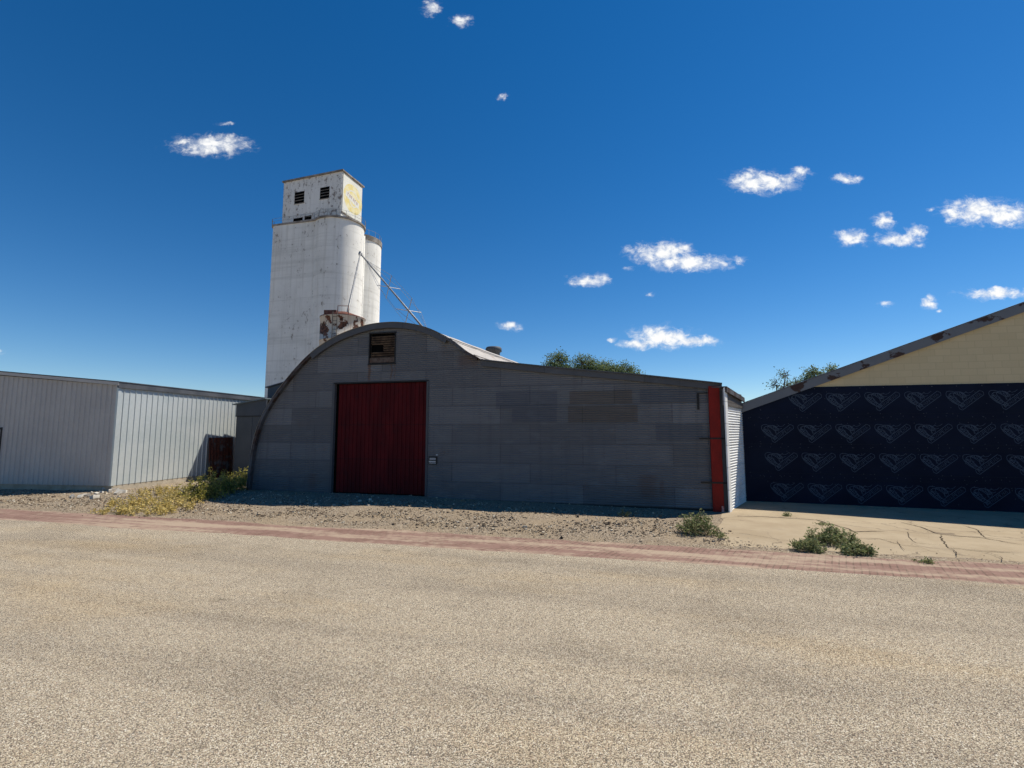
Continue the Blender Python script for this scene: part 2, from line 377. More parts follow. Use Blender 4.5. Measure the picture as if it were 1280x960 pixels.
def ribbed(x0, x1, zlo, zhi, pitch, rib, depth, y0=0.0):
    """vertical trapezoid ribs; zlo, zhi functions of x"""
    mb = MB(); x = x0; prof = [(x0, 0.0)]
    while x < x1-1e-6:
        a = min(x+pitch-rib, x1); prof.append((a, 0.0))
        if a >= x1: break
        for dx, d in ((rib*.25, depth), (rib*.75, depth), (rib, 0.0)):
            if a+dx <= x1: prof.append((a+dx, d))
        x += pitch
    if prof[-1][0] < x1: prof.append((x1, 0.0))
    for (a, da), (b, db) in zip(prof, prof[1:]):
        if b-a < 1e-5: continue
        mb.add([(a, y0-da, zlo(a)), (b, y0-db, zlo(b)), (b, y0-db, zhi(b)), (a, y0-da, zhi(a))], [(0, 1, 2, 3)])
    return mb

# ------------------------------------------------------------------ ground
CURB_A = Vector((-14.74, 14.11)); CURB_B = Vector((8.47, 8.2))
CD = (CURB_B-CURB_A).normalized(); CN = Vector((-CD.y, CD.x))         # along the street, and away from it
LOW_A = Vector((-12.86, 12.34)); LOW_B = Vector((7.18, 6.99))
def behind(x, y): return (Vector((x, y))-CURB_A).dot(CN)
def lerp_pts(x, pts):
    if x <= pts[0][0]: return pts[0][1]
    for (a, va), (b, vb) in zip(pts, pts[1:]):
        if x <= b: return va+(vb-va)*(x-a)/(b-a)
    return pts[-1][1]
def sm(t): t = max(0, min(1, t)); return t*t*(3-2*t)
def ground_z(x, y):
    d = behind(x, y)
    if d <= 0: return 0.0
    T = lerp_pts(x, [(-30, 0), (-15, 0), (-12.5, .04), (-9.5, .13), (-4, .10), (5.5, .0), (8, 0), (15, -.08), (40, -.1)])
    w = sm(d/3.2)
    bump = noise.noise(Vector((x*.9, y*.9, 0)))*.025+noise.noise(Vector((x*3.1, y*3.1, 4)))*.012
    paved = sm((x-4.6)/1.0)
    near = 1-sm((d-14)/6)
    return T*w+bump*sm(d/.6)*(1-paved)*near

def sheet(name, rows, mat, kind='structure', parent=None):
    """rows of points, quads between"""
    mb = MB(); n = len(rows[0])
    mb.add([p for r in rows for p in r], [(i*n+j, i*n+j+1, (i+1)*n+j+1, (i+1)*n+j) for i in range(len(rows)-1) for j in range(n-1)], True)
    return mb.build(name, mat, parent, kind=kind)

def grid_axis(lo, hi, step, far):
    a = []; v = lo
    while v <= hi+1e-6: a.append(v); v += step
    g = step*2; L = lo; H_ = hi; left = []; right = []
    while H_ < far: H_ += g; right.append(H_); L -= g; left.append(L); g *= 1.6
    return left[::-1]+a+right

def build_ground():
    xs = grid_axis(-24, 18, .2, 2500); ys = grid_axis(6, 24, .2, 2500)
    sheet('ground', [[(x, y, ground_z(x, y)-.006) for x in xs] for y in ys], M['gravel'])
    # street: chip seal lies over the old brick; both edges ragged
    ts = [-140+i*.15 for i in range(int(300/.15))]
    def edge(base, t, seed, amp):
        e = amp*(noise.noise(Vector((t*.35, seed, 0)))*1.0+noise.noise(Vector((t*1.7, seed, 3)))*.5+noise.noise(Vector((t*6, seed, 5)))*.25)
        return base+CD*t+CN*e
    LD = (LOW_B-LOW_A).normalized()
    lo0 = LOW_A
    r_low = []; r_up = []; r_near = []
    for t in ts:
        p = edge(lo0, t, 1.0, .13); q = edge(CURB_A, t, 8.0, .16)
        r_low.append(p); r_up.append(q); r_near.append(lo0+CD*t-CN*34)
    k = [0, .02, .06, .2, .5, 1]
    sheet('road', [[(p.x+(q.x-p.x)*f, p.y+(q.y-p.y)*f, .006+.004*min(1, f*20)) for p, q in zip(r_low, r_near)] for f in k], M['chipseal'])
    sheet('brick_strip', [[(p.x-CN.x*.5+(q.x-p.x+CN.x*.5)*f, p.y-CN.y*.5+(q.y-p.y+CN.y*.5)*f, .003+max(0, ground_z(p.x+(q.x-p.x)*f, p.y+(q.y-p.y)*f))) for p, q in zip(r_low, r_up)] for f in (0, .33, .66, .9, 1)], M['brick'])
    # far side of the street behind the camera
    # concrete driveway in front of the block building
    us = [i/70 for i in range(71)]
    rows = []
    for j in range(41):
        f = j/40; row = []
        for u in us:
            x = 3.95+u*18
            base = CURB_A+CD*((x-CURB_A.x)/CD.x)
            y0 = base.y+.30+.16*noise.noise(Vector((x*1.3, 2, 0)))+.05*noise.noise(Vector((x*5, 2, 0)))
            y1 = 16.4
            y = y0+(y1-y0)*f
            xl = .425*y+.14*noise.noise(Vector((y*1.1, 7, 0)))+.05*noise.noise(Vector((y*4, 7, 0)))
            xe = xl+(22-xl)*u
            base = CURB_A+CD*((xe-CURB_A.x)/CD.x)
            y0 = base.y+.30+.14*noise.noise(Vector((xe*1.3, 2, 0)))+.05*noise.noise(Vector((xe*5, 2, 0)))
            y = y0+(y1-y0)*f; xl = .425*y+.14*noise.noise(Vector((y*1.1, 7, 0)))+.05*noise.noise(Vector((y*4, 7, 0))); xe = xl+(22-xl)*u
            row.append((xe, y, ground_z(xe, y)+.022*min(1, f*9)*min(1, u*40+.15)-.008*(1-min(1, f*9))))
        rows.append(row)
    # the slab stops at the corner of the barn: pull the left border along the barn's corner
    return sheet('driveway', rows, M['concrete'])

def strip_on_ground(mb, pts, w, lift):
    P = [Vector(p) for p in pts]; L = []; 
    out = []
    for a, b in zip(P, P[1:]):
        n = max(2, int((b-a).length/.06))
        for i in range(n): out.append(a+(b-a)*i/n)
    out.append(P[-1])
    for i, p in enumerate(out):
        d = (out[min(i+1, len(out)-1)]-out[max(i-1, 0)]).normalized(); nn = Vector((-d.y, d.x, 0))
        j = noise.noise(p*6)*.035+noise.noise(p*17)*.012; q = p+nn*j
        taper = min(1, i/6+.15, (len(out)-1-i)/6+.15)
        ww = w*taper*(.6+.8*abs(noise.noise(p*9+Vector((3, 1, 0)))))
        for sgn in (-1, 1):
            r = q+nn*ww*sgn; L.append((r.x, r.y, ground_z(r.x, r.y)+lift))
    mb.add(L, [(2*i, 2*i+1, 2*i+3, 2*i+2) for i in range(len(out)-1)])

def build_cracks(drive):
    mb = MB()
    cr = [([(918, 646), (950, 646), (985, 648), (1020, 650), (1062, 662), (1068, 665), (1110, 664)], .03),
          ([(1062, 673), (1100, 674), (1128, 682), (1160, 684)], .014),
          ([(1125, 652), (1150, 658), (1170, 666), (1178, 668), (1230, 672), (1280, 681)], .026),
          ([(1176, 668), (1180, 680), (1186, 685), (1230, 689), (1278, 691)], .022),
          ([(1198, 654), (1220, 660), (1232, 672)], .02), ([(1134, 664), (1138, 675), (1146, 679), (1180, 682)], .012),
          ([(1186, 685), (1196, 690), (1194, 696)], .018), ([(1230, 690), (1250, 696), (1256, 704)], .014), ([(1228, 690), (1268, 699)], .010),
          ([(905, 664), (935, 668), (975, 675), (1000, 678)], .010), ([(1120, 676), (1130, 688), (1150, 690)], .010)]
    for pts, w in cr:
        strip_on_ground(mb, [gp(x, y, .02) for x, y in pts], w*.62, .029)
    mb.build('crack', M['crack'], drive)

def stone(mb, p, r, rn):
    ax = Matrix.Rotation(rn.random()*6.28, 3, 'Z') @ Matrix.Rotation(rn.uniform(-.6, .6), 3, 'X')
    sc = Vector((rn.uniform(.7, 1.3), rn.uniform(.6, 1.1), rn.uniform(.45, .9)))*r
    t = .85
    base = [(-1, -1, -1), (1, -1, -1), (1, 1, -1), (-1, 1, -1), (-1, -1, 1), (1, -1, 1), (1, 1, 1), (-1, 1, 1)]
    vs = []
    for b in base:
        q = Vector([c*rn.uniform(.45, 1) for c in b]); vs.append(p+ax @ Vector((q.x*sc.x, q.y*sc.y, q.z*sc.z)))
    mb.add(vs, [(0, 3, 2, 1), (4, 5, 6, 7), (0, 1, 5, 4), (1, 2, 6, 5), (2, 3, 7, 6), (3, 0, 4, 7)])

def build_gravel():
    rn = random.Random(3); mb = MB(); n = 0
    while n < 19000:
        x = rn.uniform(-24, 5.6); t = (x-CURB_A.x)/CD.x; d = abs(rn.gauss(0, 1))*2.4+rn.uniform(-.05, .5)
        q = CURB_A+CD*t+CN*d
        if d > 8 or (q.x > 4.9 and d > .6): continue
        pad = noise.noise(Vector((q.x*.8, q.y*1.5, 9)))
        if rn.random() > .55+pad: continue
        r = min(.055, .0095*math.exp(rn.gauss(0, .52)))*(1.25 if d > .6 else .7)
        stone(mb, Vector((q.x, q.y, ground_z(q.x, q.y)+r*.1)), r, rn); n += 1
    for i in range(700):                                            # grit strewn on the strip and the edge of the slab
        x = rn.uniform(-20, 14); t = (x-CURB_A.x)/CD.x; q = CURB_A+CD*t+CN*rn.gauss(.25, .3)
        r = .006*math.exp(rn.gauss(0, .4)); stone(mb, Vector((q.x, q.y, ground_z(q.x, q.y)+.012)), r, rn)
    tag(mb.build('gravel', M['stone']), 'loose tan gravel strewn along the bank in front of the barn', 'gravel', kind='stuff')

# ------------------------------------------------------------------ barn
BR = gp(900, 639); BL = gp(313, 612, .12)
BYAW = math.atan2(BL[1]-BR[1], BR[0]-BL[0])
def bw(x, y): return on_wall(x, y, BL, BYAW)
def spline(pts, n=6):
    out = []; P = [pts[0]]+list(pts)+[pts[-1]]
    for i in range(1, len(P)-2):
        for k in range(n):
            t = k/n; r = []
            for a, b, c, d in zip(P[i-1], P[i], P[i+1], P[i+2]):
                r.append(.5*(2*b+(c-a)*t+(2*a-5*b+4*c-d)*t*t+(3*b-a-3*c+d)*t**3))
            out.append(tuple(r))
    out.append(tuple(pts[-1])); return out
ARCH = spline([(0, .1), (.16, 1.71), (.56, 2.87), (1.40, 3.98), (2.38, 4.93), (3.36, 5.50), (4.45, 5.83), (5.35, 5.92), (6.2, 5.84), (7.0, 5.60), (7.75, 5.2), (8.3, 4.78), (8.82, 4.50)])
LEAN = [(8.82, 4.46), (10.08, 4.28), (11.27, 4.12), (13.69, 3.83), (15.67, 3.55), (16.0, 3.50)]
def arch_left(z):
    for (a, za), (b, zb) in zip(ARCH, ARCH[1:]):
        if za <= z <= zb: return a+(b-a)*(z-za)/(zb-za)
    return 5.35
def arch_right(z):
    for (a, za), (b, zb) in zip(ARCH[::-1], ARCH[::-1][1:]):
        if za <= z <= zb: return a+(b-a)*(z-za)/(zb-za)
    return 5.35
def lean_right(z):
    if z <= 3.5: return 16.0
    for (a, za), (b, zb) in zip(LEAN, LEAN[1:]):
        if zb <= z <= za: return a+(b-a)*(za-z)/(za-zb)
    return 8.82
DOOR = (3.37, 6.88, .12, 3.90); VENT = (4.70, 5.66, 4.56, 5.60)
def minus(iv, a, b):
    out = []
    for s0, s1 in iv:
        if b <= s0 or a >= s1: out.append((s0, s1)); continue
        if a > s0: out.append((s0, a))
        if b < s1: out.append((b, s1))
    return out
def facade_spans(z):
    if z > 5.91: return []
    iv = [(arch_left(max(z, .1)), arch_right(z) if z > 4.50 else lean_right(z))]
    if DOOR[2]-.3 < z < DOOR[3]: iv = minus(iv, DOOR[0], DOOR[1])
    if VENT[2] < z < VENT[3]: iv = minus(iv, VENT[0], VENT[1])
    return iv

def build_barn():
    b = thing('quonset_barn', 'grey corrugated iron barn with arched roof, lean-to side and big red sliding door', 'barn', (BL[0], BL[1], 0), BYAW)
    corr_wall(facade_spans, -.05, 5.92).build('siding', M['galv'], b)
    # odd sheets screwed over the old ones
    for (x0, y0, x1, y1, mat, lab) in ((620, 489, 696.5, 510.5, 'galv_dark', 'darker replacement sheet'), (712, 488.5, 790, 504.5, 'galv_brown', 'brown weathered sheet'), (710, 507, 797, 528, 'galv_brown', 'brown weathered sheet'),
                                     (820, 531, 878, 551, 'galv_dark', 'darker replacement sheet'), (800, 486, 872, 503, 'galv_dark', 'darker replacement sheet'), (640, 510.7, 696, 528, 'galv_dark', None)):
        s0, za = bw(x0, (y0+y1)/2); s1, zb = bw(x1, (y0+y1)/2); zt = (bw(x0, y0)[1]+bw(x1, y0)[1])/2; zl = (bw(x0, y1)[1]+bw(x1, y1)[1])/2
        o = corr_wall(lambda z, s0=s0, s1=s1: [(s0, s1)], zl, zt, y0=-.010).build('patch_sheet', M[mat], b)
        if lab: o['label'] = lab
    # roof shell of the arch, running back along the axis, with sheet laps
    full = ARCH[:]; SK = .115
    L = 24.0; mb = MB(); n = len(full)
    ys = [-.16+i*(L+.16)/60 for i in range(61)]
    # offset shell outwards a little with sheet laps alternating in height
    def norm(i):
        a = Vector(full[max(0, i-1)]); c = Vector(full[min(n-1, i+1)]); d = (c-a).normalized(); return Vector((-d.y, d.x))
    rows = []
    for j, y in enumerate(ys):
        lift = .03+.012*(j % 5 == 0)
        rows.append([(full[i][0]+norm(i).x*lift+SK*y, y, full[i][1]+norm(i).y*lift) for i in range(n)])
    mb.add([p for r in rows for p in r], [(i*n+j, i*n+j+1, (i+1)*n+j+1, (i+1)*n+j) for i in range(len(rows)-1) for j in range(n-1)])
    mb.build('roof', M['roof_tin'], b)
    sm_ = MB()
    for k in (-4, -13):
        p = Vector(full[k])+norm(n+k)*.06
        sm_.slab([(p.x+SK*y-.03*(1 if y0_ else 1), y, p.y+.02) for y, y0_ in ((-.16, 0), (24, 1))]+[(p.x+SK*y+.03, y, p.y-.015) for y in (24, -.16)], (0, 0, .02))
    sm_.build('roof_lap', M['galv_brown'], b)
    # arch trim: dark rim along the front edge
    t = MB(); t2 = MB(); t3 = MB()
    for i in range(len(ARCH)-1):
        a, c = Vector(ARCH[i]), Vector(ARCH[i+1]); na, nc = norm(i), norm(i+1)
        w0, w1 = (.05, .045)
        if ARCH[i+1][0] > 6 and ARCH[i+1][1] < 4.55: continue
        tgt = t if (ARCH[i][1] < 4.9 and ARCH[i][0] < 5) else t3 if ARCH[i][0] > 7.6 else t2
        w1 = .05 if tgt is not t2 else .16
        pts = [(a+na*w0), (c+nc*w0), (c-nc*w1), (a-na*w1)]
        tgt.slab([(p.x, -.15 if tgt is not t2 else -.13, p.y) for p in pts], (0, .14 if tgt is not t2 else .115, 0))
    t.build('arch_trim', M['galv_edge'], b); t3.build('arch_trim', M['galv_edge'], b); t2.build('arch_flashing', M['galv_trim'], b)
    # lean-to roof and its fascia
    fb = MB()
    for (a, za), (c, zc) in zip(LEAN, LEAN[1:]):
        fb.slab([(a, -.09, za+.05), (c, -.09, zc+.05), (c, -.09, zc-.13), (a, -.09, za-.13)], (0, .07, 0))
    fb.build('fascia', M['galv_trim'], b)
    rr = MB()
    for (a, za), (c, zc) in zip(LEAN, LEAN[1:]):
        rr.slab([(a, -.14, za+.052), (c, -.14, zc+.052), (c+24*SK, 24, zc+.052), (a+24*SK, 24, za+.052)], (0, 0, .035))
    rr.build('lean_to_roof', M['galv_trim'], b)
    # rear and hidden walls so the barn stands closed
    bk = MB(); outline = [(s, z) for s, z in ARCH if True]+[(s, z) for s, z in LEAN[1:]]+[(16, 0)]
    bk.slab([(s+23.7*SK, 23.7, z) for s, z in [(0, 0)]+outline], (0, .05, 0)); bk.build('rear_wall', M['galv'], b)
    # sliding door, recessed, vertical ribs
    d = thing_part('sliding_door', b)
    ribbed(DOOR[0]+.10, DOOR[1]-.0, lambda x: .14, lambda x: 3.87+.0*x, .155, .05, .022, .10).build('door_panel', M['red_door'], d)
    MB().box(DOOR[0]-.02, DOOR[1]+.02, .13, .16, .05, 3.95).build('door_gap_shade', M['void'], d)  # near-black sheet paints the shadow in the gap round the door
    MB().box(DOOR[0]-.05, DOOR[1]+.06, -.035, .10, 3.885, 3.925).build('door_track', M['black'], d)
    for x0, x1 in ((DOOR[0]-.085, DOOR[0]), (DOOR[1], DOOR[1]+.07)): MB().box(x0, x1, -.03, .1, .1, 3.9).build('door_jamb', M['galv_trim'], b)
    # louvred gable vent with a missing corner
    v = thing_part('gable_vent', b)
    MB().box(VENT[0], VENT[1], .12, .15, VENT[2], VENT[3]).build('vent_backing', M['void'], v)
    fr = MB(); w = .05
    fr.box(VENT[0]-w, VENT[1]+w, -.03, .1, VENT[3], VENT[3]+.04); fr.box(VENT[0]-w, VENT[1]+w, -.03, .1, VENT[2]-.05, VENT[2])
    fr.box(VENT[0]-.03, VENT[0], -.03, .1, VENT[2], VENT[3]); fr.box(VENT[1], VENT[1]+.03, -.03, .1, VENT[2], VENT[3]); fr.build('vent_frame', M['black'], v)
    sl = MB(); k = 12
    for i in range(k):
        z = VENT[2]+.05+i*(VENT[3]-VENT[2]-.08)/k; x0 = VENT[0]+.02
        if i in (5, 6, 7): x0 = VENT[0]+.50
        Mx = Matrix.Translation((0, .05, z)) @ Matrix.Rotation(R(-38+rnd.uniform(-5, 5)), 4, 'X')
        sl.box(x0, VENT[1]-.02, -.035, .035, -.006, .006, Mx)
    sl.build('louvre', M['slat'], v)
    st = MB(); st.box(VENT[0]+.0, VENT[1], -.006, .05, VENT[2]+.02, VENT[2]+.19); st.build('sill_board', material('rust_board', rusty((.14, .11, .09), (.12, .07, .045), (.05, .035, .03), .4, .6, 4)), v)
    # base board and red corner post with straps
    MB().box(DOOR[1]+.07, 15.9, -.02, .02, -.1, .05).build('sill', M['black'], b)
    q0 = bw(888, 565)[0]; q1 = bw(901.5, 565)[0]
    ps0 = bw(883.5, 482)[0]; pz = 3.50
    p = MB().box(q0, q1, -.12, -.012, -.02, pz).build('corner_post', M['red_post'], b)
    zz = [bw(890, 548)[1], bw(897, 603)[1]]
    for z in zz: MB().box(q0-.30, q1+.16, -.135, -.121, z-.022, z+.022).build('strap_hinge', M['black'], b)
    z0 = bw(872, 512)[1]; z1 = bw(872, 491)[1]; ss = bw(872.5, 500)[0]
    hb = MB().box(ss-.03, ss+.03, -.03, -.011, z0, z1); hb.box(ss+.03, q0, -.03, -.015, z1-.02, z1); hb.build('door_latch', M['black'], b)
    cs = MB().box(q1, 16.06, -.06, -.012, -.02, 3.45).build('corner_flashing', M['galv_trim'], b)
    MB().box(q1-.07, q1-.01, -.16, -.122, -.02, .16).build('post_foot', material('pink_chipped_paint', mottled((.5, .3, .28), (.3, .05, .04), 12, 50)), p)
    # white side wall, splayed back from the corner
    A = Vector((5.98, 13.50)); Bp = Vector((7.42, 15.50)); d2 = (Bp-A); ang = math.atan2(d2.y, d2.x)
    loc = Matrix.Rotation(BYAW, 2) @ (A-Vector((BL[0], BL[1])))
    sw = corr_wall(lambda z: [(0.0, d2.length)], -.03, 2.95, pitch=.076, amp=.012).build('side_wall', M['white_tin'], b, (loc.x, loc.y, 0), ang+BYAW)
    q = MB(); q.box(-.12, .16, -.05, -.013, -.02, 3.44); q.build('wall_corner_trim', M['white_tin'], sw)
    q = MB(); q.box(.16, d2.length, -.045, -.013, 2.95, 3.12); q.build('door_header', M['galv_brown'], sw)
    q = MB(); q.slab([(-.1, -.10, 3.44), (d2.length, -.10, 3.26), (d2.length, -.10, 3.16), (-.1, -.10, 3.32)], (0, .05, 0))
    q.slab([(-.1, -.10, 3.445), (d2.length, -.10, 3.265), (d2.length, 1.5, 3.30), (-.1, 1.5, 3.48)], (0, 0, .03)); q.build('side_eave', M['galv_edge'], sw)
    MB().box(-.12, d2.length, -.01, .02, 2.95, 3.40).build('side_gable', M['galv'], sw)
    # turbine base on the ridge
    P = at(617, 445, 27.0); lp = Matrix.Rotation(BYAW, 3, 'Z') @ (P-Vector((BL[0], BL[1], 0)))
    z = P.z
    MB().lathe([(.36, z-.8), (.36, z+.22), (.46, z+.24), (.46, z+.42), (.40, z+.50), (.1, z+.54)], lp.x, lp.y, 24).build('roof_ventilator', M['galv_trim'], b)
    # sign
    s, z = bw(541.5, 575.5)
    o = MB().box(-.15, .15, -.006, .006, -.13, .13)
    pos = Vector((BL[0], BL[1], 0))+Matrix.Rotation(-BYAW, 3, 'Z') @ Vector((s, -.024, z))
    sg = thing('warning_sign', 'small black and white notice screwed to the barn wall right of the red door', 'sign', pos, BYAW)
    o.build('plate', M['black'], sg)
    wt = MB(); wt.box(-.14, .10, -.010, -.007, -.055, -.015)
    for i in range(6): wt.box(-.11+i*.036, -.085+i*.036, -.010, -.007, .02, .085)
    for i in range(7): wt.box(-.12+i*.034, -.097+i*.034, -.010, -.007, -.10, -.07)
    wt.build('lettering', M['notice_white'], sg)
    s, z = bw(546.5, 568.5); pos = Vector((BL[0], BL[1], 0))+Matrix.Rotation(-BYAW, 3, 'Z') @ Vector((s, -.03, z+.02))
    MB().box(-.03, .03, -.012, .012, -.02, .02).build('door_hasp', M['notice_white'], b, (s, -.025, z))
    return b
def thing_part(name, parent):
    o = bpy.data.objects.new(name, None); C.objects.link(o); o.parent = parent; o.empty_display_size = .1; return o

# ------------------------------------------------------------------ left metal shed, annex, rusted sheet
SC = gp(138, 614); SYAW = R(8)
def build_shed():
    b = thing('metal_shed', 'grey ribbed steel shed with low pitched roof, sunlit side wall and concrete footing', 'shed', (SC[0], SC[1], 0), SYAW)
    s, zc = on_wall(147, 478, SC, SYAW); s2, zl = on_wall(2, 466, SC, SYAW)
    slope = (zl-zc)/(s-s2); W = 16.0; D = 8.6; rd = M['roof_dark']
    top = lambda x: zc-.06+slope*min(-x, W+x)+0.0
    ribbed(-W, 0, lambda x: .2, lambda x: top(x)-.06, .225, .12, .034).build('gable_wall', M['shed_grey'], b)
    sd = ribbed(0, D, lambda x: .2, lambda x: zc-.10, .255, .05, .026).build('side_wall', M['shed_light'], b, (0, 0, 0), R(90))
    q = MB(); q.box(-W, -.0, .03, .25, -.3, .2); q.build('foundation', M['found'], b)
    q = MB(); q.box(-.22, -.012, .25, D, -.3, .2); q.build('foundation_side', M['found'], b)
    q = MB(); q.box(-.10, .028, -.03, -.024, .19, zc-.1); q.box(.024, .030, -.03, .10, .19, zc-.1); q.build('corner_trim', M['shed_light'], b)
    r = MB()
    pk = top(-W/2)+.1
    r.slab([(.12, -.12, zc-.005), (-W/2, -.12, pk), (-W/2, D+.1, pk), (.12, D+.1, zc-.005)], (0, 0, .035))
    r.slab([(-W/2, -.12, pk), (-W-.22, -.12, zc-.005), (-W-.22, D+.1, zc-.005), (-W/2, D+.1, pk)], (0, 0, .035))
    r.build('roof', M['roof_dark'], b)
    e = MB(); e.slab([(.10, -.11, zc-.008), (-W/2, -.11, pk-.005), (-W/2, -.11, pk-.115), (.10, -.11, zc-.125)], (0, .06, 0)); e.build('rake_trim', M['shed_grey'], b)
    e = MB(); e.box(.035, .10, -.10, D, zc-.21, zc-.012)  # dark box paints in the shade of the soffit under the eave
    e.build('eave_shade_band', M['roof_dark'], b)
    MB().box(-W+.03, -.03, D-.05, D, 0, zc-.1).build('rear_wall', M['shed_grey'], b)
    dr = thing_part('walk_door', b); s3, z3 = on_wall(-6.5, 610, SC, SYAW)
    MB().box(s3-1.1, s3+.05, -.05, -.025, .08, 2.3).build('door_leaf', M['shed_grey'], dr)
    fr = MB(); fr.box(s3+.05, s3+.12, -.055, -.023, .08, 2.38); fr.box(s3-1.2, s3+.05, -.055, -.023, 2.3, 2.38); fr.build('door_frame', M['black'], dr)
    MB().box(s3-.06, s3+.0, -.09, -.05, 1.15, 1.28).build('handle', M['black'], dr)
    MB().box(-.9+SX(), -.82+SX(), .031, .06, 1.2, 1.28)
    return b
def SX(): return 0.0

def build_annex():
    YA = 23.2
    P = at(293, 560, YA); base = (P.x, P.y, 0)
    yaw = R(12)
    b = thing('lean_to_annex', 'low dark steel annex tucked between the metal shed and the arched barn', 'annex', base, yaw)
    zl = on_wall(293, 506, base, yaw)[1]; s, zr = on_wall(333, 499, base, yaw)
    zm = on_wall(310, 520, base, yaw)[1]; W = s+.05
    top = lambda x: zl+(zr-zl)*x/s
    ribbed(.02, W+1.2, lambda x: 0, lambda x: zm, .9, .04, .015).build('front_wall', M['annex'], b)
    q = MB(); q.slab([(0, -.03, zm+.01), (W, -.03, zm+.01), (W, -.03, top(W)), (0, -.03, top(0))], (0, .04, 0)); q.build('upper_panel', M['annex'], b)
    MB().box(0, W, -.045, -.031, zm-.03, zm+.012).build('panel_joint', M['black'], b)
    r = MB(); r.slab([(-.12, -.15, top(-.12)+.0), (W, -.15, top(W)), (W, 5.0, top(W)), (-.12, 5.0, top(-.12))], (0, 0, .05)); r.build('roof', M['annex_trim'], b)
    MB().box(-.0, .03, .02, 5, 0, zl-.02).build('side_wall', M['rust_sheet'], b)
    MB().box(0, W, 4.9, 4.95, 0, zl-.05).build('rear_wall', M['annex'], b)
    # taller block behind it
    base2 = at(331, 560, 24.6); base2 = (base2.x, base2.y, 0)
    t = thing('tall_annex', 'taller dark steel block rising between the low annex and the arched roof', 'annex', base2, R(15))
    zl = on_wall(331, 485, base2, R(15))[1]; s, zr = on_wall(358, 478, base2, R(15))
    MB().slab([(0, 0, 0), (s+1, 0, 0), (s+1, 0, zr+(zr-zl)/s), (0, 0, zl)], (0, .05, 0)).build('front_wall', M['annex'], t)
    MB().box(0, .04, .06, 4, 0, zl-.03).build('side_wall', M['annex'], t)
    MB().box(.05, s+1, 3.96, 4, 0, zl-.06).build('rear_wall', M['annex'], t)
    r = MB(); r.slab([(-.08, -.1, zl), (s+1.05, -.1, zr+(zr-zl)/s), (s+1.05, 4, zr+(zr-zl)/s), (-.08, 4, zl)], (0, 0, .05)); r.build('roof', M['roof_dark'], t)

def build_rust_sheet():
    # stands on edge against the sunlit side wall, wholly in the annex's shade
    u = Vector((math.sin(SYAW), math.cos(SYAW))); n = Vector((math.cos(SYAW), -math.sin(SYAW)))
    C0 = Vector((SC[0], SC[1]))
    def along(px):
        d = ray(px, 560); k = d[0]/d[1]; o = C0+n*.06
        return (k*o.y-o.x)/(u.x-k*u.y)
    a, c = along(260), along(290)
    p = C0+u*a+n*.06
    z = on_wall(262, 547, (p.x, p.y), math.atan2(-u.y, u.x))[1]
    mb = corr_wall(lambda t: [(0, z)], 0, c-a, pitch=.2, amp=.02, n=8, vertical=True)
    o = mb.build('rusty_sheet', M['rust_sheet'], None, (p.x+n.x*.12, p.y+n.y*.12, .0), math.atan2(u.y, u.x))
    o.rotation_euler.x = R(-3)
    tag(o, 'rust-red corrugated sheet leaning on the sunlit shed wall beside the annex', 'metal sheet')

